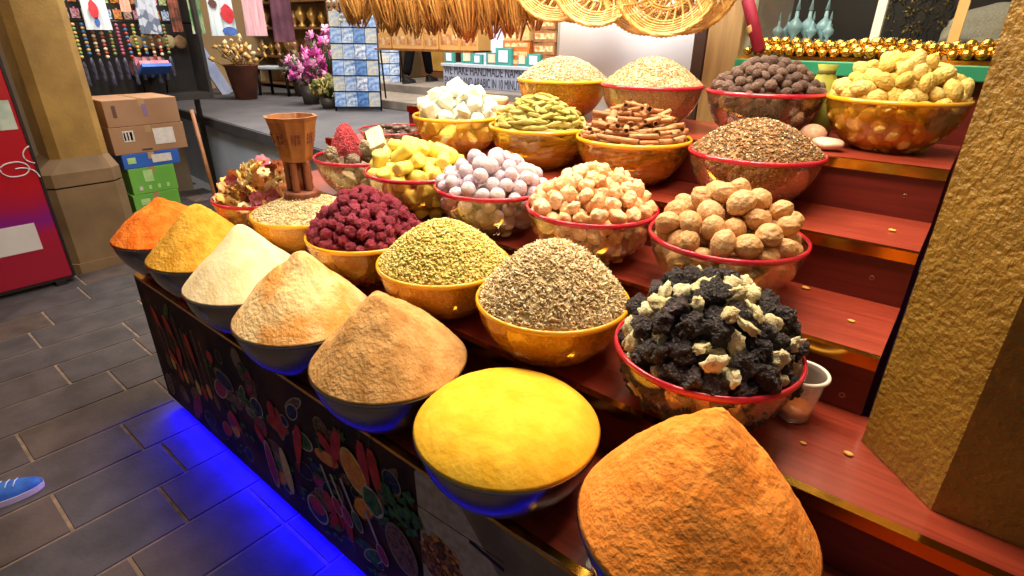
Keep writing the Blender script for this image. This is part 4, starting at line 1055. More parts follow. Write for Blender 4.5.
# flower pot with dried flowers
q = atz(247, 99, .8)
t = thing('flower_pot', 'brown pot of golden dried flowers at the back of the alley', 'potted flowers', (q.x, q.y, .8))
mb = MB(); mb.lathe([(.0001, 0), (.13, 0), (.20, .40), (.22, .42), (.19, .42), (.17, .38), (.0001, .36)], 24); mb.obj('pot', mat('brown_pot', '5c3020', '7c4830', rough=.5, scale=4), t)
random.seed(9)
mb = MB()
for i in range(60):
    a = random.uniform(0, 2*PI); r_ = random.uniform(0, .34); z_ = .45 + random.uniform(0, .30)*(1.1 - r_*1.6)
    s_ = random.uniform(.03, .055); M2 = Matrix.Translation((r_*math.cos(a), r_*math.sin(a), z_)) @ Euler((random.random()*3, random.random()*3, 0)).to_matrix().to_4x4() @ Matrix.Scale(s_, 4)
    mb.add([(1,0,0),(-1,0,0),(0,1,0),(0,-1,0),(0,0,.6),(0,0,-.6)], [(0,2,4),(2,1,4),(1,3,4),(3,0,4),(2,0,5),(1,2,5),(3,1,5),(0,3,5)], i % 2, True, M2)
    if i % 3 == 0: mb.tube([(0, 0, .36), (r_*.6*math.cos(a), r_*.6*math.sin(a), z_*.8), (r_*math.cos(a), r_*math.sin(a), z_)], .006, 5, 2)
mb.obj('dried_flowers', [mat('gold_flower', 'c09044', 'd8b068', rough=.8, scale=8), mat('pale_flower', 'd8c090', 'e8d8b0', rough=.8, scale=8), mat('dry_stem', '7c6434', rough=.9)], t)
# leaning blue-white board and a small white table
q = atz(262, 96, .8); q0 = atz(228, 94, .8)
t = thing('leaning_board', 'pale blue board leaning beside the pot of golden flowers', 'board', (q0.x, q0.y, .8))
mb = MB(); mb.box((-.02, -.08, 0), (.02, .08, .85), M=Matrix.Rotation(.45, 4, 'X')); mb.obj('board', mat('pale_blue_board', '8c9cc4', 'b4bcd8', rough=.5, scale=4), t)
q = atz(281, 95, .8)
t = thing('small_table', 'small white-topped table in front of the far shop', 'table', (q.x, q.y, .8), rz=.5)
mb = MB(); mb.box((-.26, -.18, .34), (.26, .18, .38), bev=.01); mb.obj('tabletop', mat('table_white', 'b4bcc8', 'a0a8b4', rough=.5, scale=3), t)
for sx in (-1, 1):
    for sy in (-1, 1): mb = MB(); mb.tube([(.22*sx, .15*sy, 0), (.20*sx, .13*sy, .34)], .02, 8); mb.obj('leg', MATS['dark_metal'], t)
# shelves of golden goods
gsh = atz(300, 97, .8)
sx0 = aty(256, 60, gsh.y + .6).x; sx1 = aty(336, 60, gsh.y + .6).x; sy = gsh.y + .6
t = thing('shop_shelf', 'tall wooden shelf of golden goods behind the magenta flowers', 'shelf', ((sx0+sx1)/2, sy, .8))
hw = (sx1-sx0)/2
mb = MB(); mb.box((-hw, .28, 0), (hw, .30, 2.4)); mb.obj('back_board', mat('shelf_back', '8c6a3c', 'b08c50', rough=.7, scale=3), t)
for z_ in (.05, .45, .85, 1.2, 1.55, 1.9, 2.3): mb = MB(); mb.box((-hw, -.05, z_), (hw, .28, z_ + .025)); mb.obj('shelf_board', mat('shelf_wood', '6c4a2c', '84603c', rough=.6, scale=4), t)
for s_ in (-1, 1): mb = MB(); mb.box((s_*hw - .02, -.05, 0), (s_*hw + .02, .30, 2.4)); mb.obj('side_board', MATS['shelf_wood'], t)
mb = MB(); mb.lathe([(.0001, 0), (.05, 0), (.06, .02), (.02, .06), (.07, .13), (.08, .19), (.03, .25), (.035, .27), (.0001, .28)], 14); gv = mb.mesh('golden_vase'); gv.materials.append(mat('golden_ware', 'c8963c', 'e4bc68', rough=.35, metal=.6, scale=5, rnd=('b88430', 'e8c478', 'd89c80', 'e0d0a8')))
first = None; rn = ['lowest', 'second', 'third', 'fourth', 'fifth', 'topmost']
for r_, z_ in enumerate((.476, .876, 1.226, 1.576, 1.926)):
    for c_ in range(9):
        if first is None: o = link('golden_vase', gv); first = o
        else: o = first.copy(); COL.objects.link(o)
        o.location = ((sx0+sx1)/2 - hw + .12 + c_*(2*hw - .24)/8, sy + .1 + .05*math.sin(c_*3 + r_), .8 + z_); f_ = .85 + .18*math.sin(c_*5 + r_*2); o.scale = (f_, f_, f_); o.rotation_euler = (0, 0, c_)
        tag(o, 'golden vase on the shop shelf, %s row of vases, %s from the left' % (rn[r_], ORD[c_]), 'vase', 'golden vases on the shop shelf')
# magenta and yellow flower bunches in tubs
def bunch(px, py, base_z, m1, m2, lab, Rr, hh, seed):
    q = atz(px, py, base_z); rg = random.Random(seed)
    t = thing('flower_bunch', lab, 'flowers', (q.x, q.y, base_z))
    mb = MB(); mb.lathe([(.0001, 0), (.09, 0), (.12, hh*.35), (.10, hh*.35), (.0001, hh*.33)], 16); mb.obj('tub', mat('dark_tub', '2c2824', '40382e', rough=.5), t)
    mb = MB()
    for i in range(70):
        a = rg.uniform(0, 2*PI); r_ = Rr*math.sqrt(rg.random()); z_ = hh*(.45 + .55*rg.random()*(1.05 - (r_/Rr)**2*.5)); s_ = rg.uniform(.03, .06)
        M2 = Matrix.Translation((r_*math.cos(a), r_*math.sin(a), z_)) @ Euler((rg.random()*3, rg.random()*3, 0)).to_matrix().to_4x4() @ Matrix.Scale(s_, 4)
        for k in range(5):
            b_ = 2*PI*k/5; mb.add([(0,0,0), (math.cos(b_-.5), math.sin(b_-.5), .35), (1.35*math.cos(b_), 1.35*math.sin(b_), .3), (math.cos(b_+.5), math.sin(b_+.5), .35), (0, 0, -.25)], [(0,1,2,3), (4,2,1), (4,3,2)], i % 2, True, M2)
    mb.obj('blossoms', [m1, m2], t)
    mb = MB()
    for i in range(16):
        a = rg.uniform(0, 2*PI); mb.tube([(.03*math.cos(a), .03*math.sin(a), hh*.3), (Rr*.4*math.cos(a), Rr*.4*math.sin(a), hh*.6), (Rr*.7*math.cos(a), Rr*.7*math.sin(a), hh*.85)], .007, 5)
    mb.obj('stems', mat('green_stem', '3c5c2c', '54783c', rough=.7), t)
mg1 = mat('magenta_blossom', 'c03090', 'd860b0', rough=.7, scale=10); mg2 = mat('pink_blossom', 'd880b4', 'e8acd0', rough=.7, scale=10); yl1 = mat('yellow_blossom', 'b89c50', 'd4bc70', rough=.7, scale=10); gr1 = mat('leaf_mass', '5c6434', '7c8048', rough=.8, scale=10)
bunch(312, 104, .8, mg1, mg2, 'magenta flower bunch left of the postcard rack, nearer the shop shelf', .24, .62, 1)
bunch(331, 108, .8, yl1, gr1, 'yellow and green flower bunch touching the postcard rack', .18, .34, 2)
bunch(328, 97, .8, mg1, mg2, 'tall magenta and pink flower bunch behind the yellow one', .26, .85, 3)
bunch(303, 96, .8, gr1, mat('brown_blossom', '7c4c4c', '946464', rough=.8), 'dusky brown and green flower bunch beside the small table', .24, .6, 4)
# postcard racks
cc = [('3c6cb0', 'a8bcd8'), ('2c5490', 'd8dce0'), ('b0b8c4', '4c74ac'), ('c8b890', '7894b8'), ('1c3c74', '5c8cc8'), ('c0ccd4', '38609c')]
def rack(px, py, bz, w_, rows, cols, hgt, rz, lab, gl, tilt=-.18, first_row=.05):
    q = atz(px, py, bz); t = thing('postcard_rack', lab, 'postcard rack', (q.x, q.y, bz), rz=rz)
    mt = MATS['dark_metal']
    for s_ in (-1, 1): mb = MB(); mb.tube([(s_*w_/2, 0, 0), (s_*w_/2, .18, hgt)], .010, 8); mb.tube([(s_*w_/2, .42, 0), (s_*w_/2, .18, hgt)], .010, 8); mb.obj('upright', mt, t)
    mb = MB(); mb.box((-w_/2, .01, 0), (w_/2, .02, hgt*.99), M=Matrix.Rotation(-.175*.9/hgt, 4, 'X')); mb.obj('back_board', mat('rack_board', '6c6c78', '84848c', rough=.6), t)
    for r_ in range(rows):
        z_ = first_row + r_*(hgt-.05)/rows; y_ = z_*.18/hgt
        mb = MB(); mb.box((-w_/2, y_ - .05, z_ - .006), (w_/2, y_ + .01, z_)); mb.obj('ledge', mt, t)
    R = Matrix.Rotation(rz, 4, 'Z')
    for r_ in range(rows):
        z_ = first_row + r_*(hgt-.05)/rows; y_ = z_*.18/hgt
        for c_ in range(cols):
            cx_ = -w_/2 + (c_ + .5)*w_/cols; cwid = w_/cols*.48; ch = (hgt-.05)/rows*.93
            a, b = cc[(r_*3 + c_*5 + rows) % 6]
            mb = MB(); mb.box((-cwid, -.004, 0), (cwid, .004, ch)); mb.box((-cwid*.8, -.0055, ch*.15), (cwid*.8, -.0042, ch*.6), 1)
            o = mb.obj('postcard', [mat('postcard_' + a, a, b, rough=.35, scale=22, detail=3), mat('postcard_' + b, b, a, rough=.35, scale=30, detail=3)])
            p_ = R @ Vector((cx_, y_ - .034, z_ + .001)); o.location = (q.x + p_.x, q.y + p_.y, bz + p_.z); o.rotation_euler = (-.15, 0, rz)
            tag(o, 'postcard %s, %s row from below, %s from the left' % (gl, ORD[r_], ORD[c_]), 'postcard', 'postcards ' + gl)
rack(359, 111, .8, .50, 6, 4, 1.02, .75, 'tilted postcard rack full of blue and white cards beside the steps', 'on the front rack beside the steps')
rack(386, 90, .9, .40, 4, 3, .62, .75, 'smaller postcard rack on the lower step behind the front one', 'on the smaller rack on the step')
# ------------------------------------------------------------------ people
def skin_mesh(name, joints, edges, radii, m, parent, sub=2, root=0):
    me = bpy.data.meshes.new(name); me.from_pydata(joints, edges, []); me.update()
    o = bpy.data.objects.new(name, me); COL.objects.link(o)
    o.modifiers.new('s', 'SKIN'); u = o.modifiers.new('u', 'SUBSURF'); u.levels = u.render_levels = sub
    for i, r_ in enumerate(radii):
        r_ = r_ if isinstance(r_, tuple) else (r_, r_); me.skin_vertices[0].data[i].radius = r_
        me.skin_vertices[0].data[i].use_root = (i == root)
    me2 = bpy.data.meshes.new_from_object(o.evaluated_get(bpy.context.evaluated_depsgraph_get()))
    bpy.data.objects.remove(o)
    for p_ in me2.polygons: p_.use_smooth = True
    me2.materials.clear(); me2.materials.append(m)
    return link(name, me2, None, parent)
def shoe(parent, loc, yaw, m_up, m_sole, L_=.29, laces=True):
    """a low canvas shoe, toe towards local +x"""
    R = Matrix.Translation(loc) @ Matrix.Rotation(yaw, 4, 'Z')
    def half(u):   # half width along the shoe, u 0 heel to 1 toe
        return .032 + .018*math.sin(PI*min(1, u*1.0)**.9) if u < .55 else .05*math.sqrt(max(0, 1 - ((u-.55)/.46)**2.4))
    n = 22; out = []
    for i in range(n+1): u = i/n; out.append((u*L_ - .07, half(u)*(.6 + .4*min(1, u*8))))
    outl = [(x, -h_) for x, h_ in out] + [(x, h_) for x, h_ in out[::-1]]
    mb = MB(); mb.prism([(x*1.0, y*1.06) for x, y in outl], .001, .024, M=R); s1 = mb.obj('sole', m_sole, parent)
    mb = MB(); vs = []; fs = []; K = 9
    for i in range(n+1):
        x, h_ = out[i]; u = i/n
        top = .085 if u < .32 else .085 - .045*((u-.32)/.68)**.8
        if u > .9: top = max(.026, top*(1 - ((u-.9)/.1)**2*.35))
        for k in range(K+1):
            a = PI*k/K; vs.append((x, -h_*math.cos(a)*(1-.12*math.sin(a)), .022 + (top-.022)*math.sin(a)**.7))
    for i in range(n):
        for k in range(K): a = i*(K+1)+k; fs.append((a, a+1, a+K+2, a+K+1))
    fs.append(tuple(range(K+1))); fs.append(tuple(n*(K+1)+k for k in range(K+1))[::-1])
    mb.add(vs, fs, 0, True, R); up = mb.obj('shoe', m_up, parent)
    if laces:
        mb = MB()
        for j in range(5):
            x = .06 + j*.022; zt = .088 - .045*max(0, ((x+.07)/L_ - .32)/.68)**.8
            mb.tube([(x-.006, -.022, zt-.004), (x, 0, zt+.002), (x+.006, .022, zt-.004)], .0025, 6, M=R)
        mb.obj('laces', mat('shoe_lace', 'b8c4d8', rough=.8), up)
    return up
skinm = mat('skin', 'b07c5c', 'bc8a68', rough=.55, scale=5, sss=.1)
def person(loc, yaw, label, top_m, leg_m, hair_m, shoe_m, sole_m, stride=.0, spread=.09):
    t = thing('person', label, 'person', loc, rz=yaw)
    s = stride
    J = [(0,0,.95), (0,0,1.12), (0,0,1.30), (0,0,1.42), (.01,0,1.50), (.02,0,1.60), (.02,0,1.70),
         (0,-.17,1.40), (0,-.21,1.14), (.06,-.22,.90), (.08,-.22,.82), (0,.17,1.40), (0,.21,1.14), (.06,.22,.90), (.08,.22,.82),
         (0,-.09,.88), (.02+s*.45,-spread,.50), (s*.9,-spread,.09), (0,.09,.88), (.02-s*.35,spread,.50), (-s*.9,spread,.09)]
    E_ = [(0,1),(1,2),(2,3),(3,4),(4,5),(5,6),(3,7),(7,8),(8,9),(9,10),(3,11),(11,12),(12,13),(13,14),(0,15),(15,16),(16,17),(0,18),(18,19),(19,20)]
    r = [(.12,.15),(.10,.13),(.11,.15),(.08,.10),.05,.085,.07,.055,.04,.03,.028,.055,.04,.03,.028,.085,.058,.04,.085,.058,.04]
    bd = skin_mesh('body', J, E_, r, skinm, t)
    g = 1.16
    skin_mesh('trousers', [J[0], (0,0,1.02)] + [J[i] for i in (15,16,17,18,19,20)], [(0,1),(0,2),(2,3),(3,4),(0,5),(5,6),(6,7)], [(.135,.165),(.12,.15),.10,.075,.058,.10,.075,.058], leg_m, t)
    skin_mesh('shirt', [(0,0,1.0), J[1], J[2], J[3], J[7], J[8], J[9], J[11], J[12], J[13]], [(0,1),(1,2),(2,3),(3,4),(4,5),(5,6),(3,7),(7,8),(8,9)], [(.13,.16),(.12,.15),(.125,.165),(.09,.11),.07,.055,.042,.07,.055,.042], top_m, t)
    o = link('hair', wm(ico(3, lambda v: Vector((v.x*.095 - .015, v.y*.085, v.z*.085)) if v.x < .4 or v.z > .3 else Vector((v.x*.07, v.y*.07, v.z*.07)), 'hair'), hair_m), None, t, (.015, 0, 1.70))
    for sy_ in (-1, 1):
        o = link('eye', wm(ico(2, lambda v: v*.011, 'eye'), mat('eye', '2a1c14', rough=.2)), None, t, (.098, .03*sy_, 1.635))
        for f_ in range(5):
            mb = MB(); mb.tube([(.085 + .004*f_, .22*sy_ + (.012*(f_-2) if f_ < 4 else .02)*1.0, .80), (.10 + .003*f_, .22*sy_ + .013*(f_-2), .765), (.09, .22*sy_ + .012*(f_-2), .735 if f_ < 4 else .75)], [.009, .008, .006], 8); mb.obj('finger', skinm, bd)
    shoe(t, (s*.9 - .02, -spread, 0), 0, shoe_m, sole_m, laces=False); shoe(t, (-s*.9 - .02, spread, 0), 0, shoe_m, sole_m, laces=False)
    return t
blk_ = mat('black_cloth', '09080a', '100f12', rough=1.0, scale=8, spec=.05); hairm = mat('dark_hair', '1c1410', rough=.6)
fa = atz(407, 84, 1.0); fb = atz(430, 81, 1.0)
mid = (fa + fb)/2; yaw_ = math.atan2(fb.y-fa.y, fb.x-fa.x); std = (fb-fa).length/2
person((mid.x, mid.y, 1.001), yaw_, 'person in black trousers and black shoes stepping along the landing', blk_, blk_, hairm, mat('black_shoe', '100e10', rough=.4), mat('black_sole', '1a181a', rough=.7), stride=min(std/.9, .3)*.9, spread=.04)
# person at the left edge: only the toe of a blue shoe reaches the picture
toe = atz(43, 481, .02); hl = atz(-22, 503, .02); dv = (toe - hl).normalized(); yw = math.atan2(dv.y, dv.x)
t = thing('person', 'person at the left edge of whom one blue canvas shoe with pale sole shows', 'person', (toe.x - dv.x*.22, toe.y - dv.y*.22, 0.0012), rz=yw)
bsh = mat('blue_canvas', '1c4c9c', '2a62b4', rough=.85, scale=30, bump=.2, bscale=200, bdist=.001); bsl = mat('pale_sole', 'b8a4a8', 'c8b8b8', rough=.7)
shoe(t, (0, 0, 0), 0, bsh, bsl); shoe(t, (-.42, .22, 0), 0.1, bsh, bsl)
J = [(-.05,.12,.95), (-.05,.12,1.12), (-.05,.12,1.30), (-.05,.12,1.42), (-.04,.12,1.50), (-.03,.12,1.60), (-.03,.12,1.70),
     (-.05,-.05,1.40), (-.05,-.09,1.14), (.0,-.10,.90), (.02,-.10,.82), (-.05,.29,1.40), (-.05,.33,1.14), (0,.34,.90), (.02,.34,.82),
     (-.05,.03,.88), (-.03,.01,.50), (-.03,0,.09), (-.05,.21,.88), (-.25,.22,.50), (-.44,.22,.09)]
E_ = [(0,1),(1,2),(2,3),(3,4),(4,5),(5,6),(3,7),(7,8),(8,9),(9,10),(3,11),(11,12),(12,13),(13,14),(0,15),(15,16),(16,17),(0,18),(18,19),(19,20)]
r = [(.12,.15),(.10,.13),(.11,.15),(.08,.10),.05,.085,.07,.055,.04,.03,.028,.055,.04,.03,.028,.085,.058,.04,.085,.058,.04]
skin_mesh('body', J, E_, r, skinm, t)
skin_mesh('trousers', [J[i] for i in (0,15,16,17,18,19,20)], [(0,1),(1,2),(2,3),(0,4),(4,5),(5,6)], [(.135,.165),.10,.075,.055,.10,.075,.055], mat('navy_trousers', '1c2434', '28324a', rough=.9, scale=9), t)
skin_mesh('shirt', [(-.05,.12,1.0)] + [J[i] for i in (1,2,3,7,8,11,12)], [(0,1),(1,2),(2,3),(3,4),(4,5),(3,6),(6,7)], [(.13,.16),(.12,.15),(.125,.165),(.09,.11),.07,.055,.07,.055], mat('grey_shirt', '6c7078', '80848c', rough=.9, scale=9), t)
link('hair', wm(ico(3, lambda v: Vector((v.x*.095 - .02, v.y*.09, v.z*.09)), 'hair'), hairm), None, t, (-.04, .12, 1.70))

# ------------------------------------------------------------------ sign counter and what stands on it
CY = 5.2
a = aty(443, 66, CY); b = aty(560, 70, CY)
t = thing('sign_counter', 'grey-blue counter lettered WE MAKE HANDMADE NAMES behind the white crystals', 'counter', ((a.x+b.x)/2, CY, 1.001))
hw = (b.x-a.x)/2
mb = MB(); mb.box((-hw, 0, 0), (hw, .5, a.z - 1.0), bev=.006); mb.obj('body', mat('counter_paint', '7c8298', '8c92a8', rough=.5, scale=3), t)
mb = MB(); mb.box((-hw - .02, -.02, a.z - 1.0), (hw + .02, .52, a.z - .965), bev=.004); mb.obj('counter_top', mat('counter_top_pale', '9ca4b4', 'acb4c0', rough=.4), t)
lt = mat('sign_lettering', '26242e', rough=.6)
wid = aty(526, 70, CY).x - aty(445, 70, CY).x
for tx_, z_ in (('WE MAKE HANDMADE NAMES', .148), ('ENGLISH AND ARABIC IN 10 MINUTES', .020)):
    o = text_mesh(tx_, .145, 'lettering', lt, t, (-hw + .02, -.003, z_)); xs_ = [v.co.x for v in o.data.vertices]; o.scale.x = wid / (max(xs_) - min(xs_))
CTOP = a.z + .036
tl = mat('teal_frame', '2c7c74', '3c9088', rough=.5); cr_ = mat('cream_icon', 'd0c4a8', 'e0a890', rough=.6, scale=10)
for i, (px, w_, h_) in enumerate(((452, .10, .12), (467, .13, .14), (480, .09, .10), (492, .12, .12), (506, .15, .17), (522, .10, .12), (536, .12, .12))):
    q = aty(px, 64, CY + .12)
    t = thing('name_plaque', 'small teal-framed plaque on the sign counter, %s from the left' % ORD[i], 'plaque', (q.x, CY + .08 + .05*(i % 2), a.z + .0365), 'teal plaques on the sign counter')
    mb = MB(); mb.box((-w_*.8, -.01, 0), (w_*.8, .03, h_*1.1), bev=.004); mb.obj('frame', tl, t)
    mb = MB(); mb.box((-w_*.45, -.016, h_*.2), (w_*.45, -.0101, h_*.95)); mb.obj('insert', cr_ if i % 2 else mat('pale_lilac_insert', 'c4c8dc', 'd4d8e8', rough=.5), t)
a = aty(462, 35, 5.9); b = aty(560, 66, 5.9)
t = thing('backdrop_board', 'pale lilac backdrop board behind the sign counter', 'board', ((a.x+b.x)/2, 5.9, 1.001))
mb = MB(); mb.box((-(b.x-a.x)/2, 0, 0), ((b.x-a.x)/2, .04, 1.3)); mb.obj('board', mat('lilac_board', 'b4b8d4', 'c8ccde', rough=.6, scale=2), t)
# brown and gold cabinet left of the counter
a = aty(424, 45, 6.2); b = aty(450, 80, 6.2)
t = thing('wooden_cabinet', 'brown wooden cabinet with gold panel behind the walking person', 'cabinet', ((a.x+b.x)/2, 6.2, 1.001)); hw = (b.x-a.x)/2 + .1
mb = MB(); mb.box((-hw, 0, 0), (hw, .4, 1.9), bev=.01); mb.obj('body', mat('cabinet_wood', '5c3a24', '74502f', rough=.5, scale=3), t)
mb = MB(); mb.box((-hw*.7, -.012, .1), (hw*.7, -.0005, 1.7)); mb.obj('door', mat('gold_panel', '9c7434', 'b89048', rough=.4, scale=6), t)
# grey tall unit, dark backdrop right of it behind the baskets
# ------------------------------------------------------------------ hanging shelf with kraft boxes
SY = 2.95
kraft = mat('kraft_box', 'c8944c', 'd8a864', rough=.75, scale=4, rnd=('c08840', 'e0b070', 'd09c54'))
a = aty(376, 46, SY); b = aty(472, 46, SY)
t = thing('hanging_shelf', 'narrow wooden shelf hung on cords under the straw bundles', 'shelf', ((a.x+b.x)/2, SY, a.z - .015)); hw = (b.x-a.x)/2
mb = MB(); mb.box((-hw, -.02, -.012), (hw, .2, .0)); mb.obj('shelf_board', wd, t)
for s_ in (-1, 1): mb = MB(); mb.tube([(s_*(hw-.02), .09, 0), (s_*(hw-.02), .09, 1.3)], .004, 6); mb.obj('cord', mat('jute_cord', '9c7c4c', rough=.9), t)
sz = a.z - .015
lb_ = mat('box_print', 'e8d4a0', 'b8642c', rough=.6, scale=20)
def kbox(x, y, z, w_, h_, d_, rz, lab, m=kraft):
    t = thing('soap_box', lab, 'box', (x, y, z + .0005), 'small product boxes above the steps', rz)
    mb = MB(); mb.box((-w_/2, -d_/2, 0), (w_/2, d_/2, h_), bev=.003); mb.obj('body', m, t)
    mb = MB(); mb.box((-w_*.42, -d_/2 - .0015, h_*.25), (w_*.42, -d_/2 + .001, h_*.72)); mb.obj('print', lb_, t)
x = -hw + .02; i = 0
random.seed(4)
while x < hw - .12:
    w_ = random.uniform(.14, .20); h_ = random.uniform(.10, .15)
    kbox((a.x+b.x)/2 + x + w_/2, SY + .08, sz, w_, h_, .14, random.uniform(-.1, .1), 'kraft product box on the hanging shelf, lower layer, %s from the left' % ORD[i])
    kbox((a.x+b.x)/2 + x + w_/2, SY + .08, sz + h_ + .001, w_*.9, .11, .13, random.uniform(-.12, .12), 'kraft product box on the hanging shelf, upper layer, %s from the left' % ORD[i]); x += w_ + .012; i += 1
# orange soap boxes stacked on the counter right part
q = aty(521, 60, 5.42); zc0 = CTOP
orx = mat('orange_soap_box', 'b8541c', 'c8702c', rough=.5, scale=9)
zc = zc0
for i in range(6):
    kbox(q.x + .01*(i % 2), 5.42, zc, .38, .088, .2, .04*(-1)**i, 'orange printed box stacked on the sign counter, %s from below' % ORD[i], orx if i < 3 else kraft); zc += .0895
zc = zc0
for i in range(4):
    kbox(q.x + .40, 5.42, zc, .3, .125, .2, .05*(-1)**i, 'brown printed box right of the orange stack, %s from below' % ORD[i], mat('brown_soap_box', '7c4c28', '9c6c40', rough=.5, scale=9)); zc += .1265

# ------------------------------------------------------------------ straw bundles and wicker baskets hung over the back row
HY = 2.3
straw = mat('golden_straw', 'a8702c', 'd0984c', rough=.6, scale=5, detail=6, stretch=(22, 22, .8), bump=.8, bscale=9, bdist=.01, rnd=('a86e2a', 'd49c50', 'b87c34'))
wick = mat('golden_wicker', 'b07c34', 'd8a658', rough=.5, scale=30, bump=.3, bscale=60, bdist=.003)
t = thing('hanging_rail', 'wooden rail carrying straw bundles and wicker baskets over the back row', 'rail', (-1.9, HY, 2.08))
mb = MB(); mb.tube([(-1.5, 0, 0), (1.4, 0, 0)], .018, 10); mb.obj('pole', wd, t)
for x in (-1.4, 0, 1.3): mb = MB(); mb.tube([(x, 0, 0), (x, 0, .9)], .008, 8); mb.obj('hanger_rod', MATS['dark_metal'], t)
def bundle_mesh(seed, L_):
    rg = random.Random(seed); mb = MB()
    for i in range(26):
        a = 2*PI*i/26; r0 = .03; rm = rg.uniform(.036, .062); rl = rg.uniform(.86, 1.0); P = []; R_ = []
        for j in range(9):
            u = j/8; r_ = (r0 + (rm*1.15-r0)*math.sin(PI*min(1, u*.95))) * (1 - u**6*.6)
            P.append((r_*math.cos(a + .6*u), r_*math.sin(a + .6*u), -u*L_*rl)); R_.append(.0075*(1 - .6*u))
        mb.tube(P, R_, 6)
    mb.lathe([(.0001, 0), (.028, -.002), (.042, -L_*.3), (.046, -L_*.6), (.026, -L_*.82), (.0001, -L_*.86)], 14)
    mb.lathe([(.030, -.05), (.036, -.055), (.036, -.075), (.030, -.08)], 16, closed=True)
    me = mb.mesh('straw'); me.materials.append(straw); return me
bms = [bundle_mesh(s, .46) for s in range(3)]
n = 15
for i in range(n):
    px = 352 + i*13.0
    x = aty(px, -5, HY).x; tip = [1.62, 1.60, 1.585, 1.57, 1.56, 1.56, 1.565, 1.58, 1.55, 1.55, 1.56, 1.57, 1.55, 1.56, 1.58][i]
    t = thing('straw_bundle', 'golden straw bundle hanging point down, %s from the left end of the rail' % ORD[i], 'straw bundle', (x, HY + .012*(-1)**i, 2.07), 'straw bundles on the rail')
    o = link('straw', bms[i % 3], None, t, (0, 0, -.03)); f_ = 1.25 + .3*math.sin(i*2.3); o.scale = (f_, f_, (2.04 - tip + .03*math.sin(i*3.1))/.46)
    o.rotation_euler = (0, [.10, .06, .03, 0][min(i, 3)], i)
    mb = MB(); mb.tube([(0, -.012*(-1)**i, .01), (0, 0, -.04)], .003, 6); mb.obj('string', MATS['jute_cord'], t)
def basket_mesh(R_):
    rim = MB(); 
    for k in range(3):
        P = [( (R_ + .006*math.cos(q*9 + 2*PI*k/3))*math.cos(2*PI*q/72), .006*math.sin(q*9 + 2*PI*k/3), (R_ + .006*math.cos(q*9 + 2*PI*k/3))*math.sin(2*PI*q/72)) for q in range(73)]
        rim.tube(P, .0065, 6, cap=False)
    ribs = MB()
    for i in range(26):
        a = 2*PI*i/26; ribs.tube([(R_*s_*math.cos(a + (1-s_)*.5), .10*(1 - s_**2), R_*s_*math.sin(a + (1-s_)*.5)) for s_ in (1, .85, .68, .5, .3, .1)], .0048, 6)
    weave = MB()
    for s_ in (.10, .15, .20, .25, .30, .48, .53, .74, .79, .84, .88, .92, .96):
        weave.tube([(R_*s_*math.cos(2*PI*q/48), .10*(1 - s_**2) + .005*math.sin(q*PI*.84*2.5), R_*s_*math.sin(2*PI*q/48)) for q in range(49)], .0045, 6, cap=False)
    return [m_.mesh(n_) for m_, n_ in ((rim, 'rim'), (ribs, 'ribs'), (weave, 'weave'))]
bk_ = basket_mesh(.20)
for me in bk_: me.materials.append(wick)
for i, (px, py, rzz, yo) in enumerate(((535, -29, .55, .05), (556, -30, .5, -.04), (577, -29, .42, .05), (598, -28, .35, -.05), (650, -20, .26, .06), (668, -22, .34, -.06), (690, -24, .1, .03))):
    q = aty(px, py, HY + yo)
    t = thing('wicker_basket', 'round golden wicker basket hanging open side out, %s from the left' % ORD[i], 'basket', (q.x, HY + yo, q.z), 'wicker baskets on the rail', rz=rzz)
    for me, n_ in zip(bk_, ('rim', 'ribs', 'weave')): link(n_, me, None, t)
    mb = MB(); mb.tube([(0, 0, .205), (0, -yo, 2.09 - q.z)], .003, 6); mb.obj('string', MATS['jute_cord'], t)

# ------------------------------------------------------------------ white panel, post, glass display case
a = aty(560, 30, 2.62); b = aty(690, 75, 2.62)
t = thing('marble_panel', 'white marble-look panel behind the tan seed bowl', 'panel', ((a.x+b.x)/2, 2.62, .801)); hw = (b.x-a.x)/2
marb = mat('white_marble', 'd4d6d8', 'bcc0c4', rough=.35, scale=2.2, detail=9, lo=.62, hi=.72)
mb = MB(); mb.box((-hw, 0, 0), (hw, .03, 1.35)); mb.obj('panel', marb, t)
mb = MB(); mb.box((-hw - .012, -.004, 0), (-hw, .034, 1.36)); mb.box((hw, -.004, 0), (hw + .012, .034, 1.36)); mb.box((-hw, -.004, 1.35), (hw, .034, 1.362)); mb.obj('edge_frame', mat('panel_edge', 'a8a8a0', rough=.4), t)
def post(px0, px1, Y, m, name, lab, dep=.06):
    x0 = aty(px0, 60, Y).x; x1 = aty(px1, 60, Y).x
    mb = MB(); mb.box((x0, Y, .801), (x1, Y + dep, 3.0), bev=.004); o = mb.obj(name, m); tag(o, lab, 'post'); return o
post(691, 703, 2.60, mat('dark_post_wood', '3a2418', '4c3222', rough=.6, scale=5), 'wooden_post', 'narrow dark post between white panel and pale wooden post')
post(704, 737, 2.58, mat('pale_post_wood', '9c7a4c', 'b8945c', rough=.6, scale=4, stretch=(10, 10, .8), bump=.15), 'wooden_post', 'wide pale wooden post left of the maroon roll')
DX0 = aty(742, 60, 2.55).x; DX1 = 0.35
t = thing('display_case', 'glass-fronted case on a green base behind the dark balls and yellow limes', 'display case', ((DX0+DX1)/2, 2.55, .801)); hw = (DX1-DX0)/2
gz = aty(850, 62, 2.50).z - .801
mb = MB(); mb.box((-hw, 0, 0), (hw, .8, gz - .05)); mb.obj('cabinet_body', lam_r, t)
mb = MB(); mb.box((-hw - .01, -.06, gz - .05), (hw, .82, gz), bev=.004); mb.obj('green_base', mat('green_board', '1f7a58', '2c8e68', rough=.4, scale=3), t)
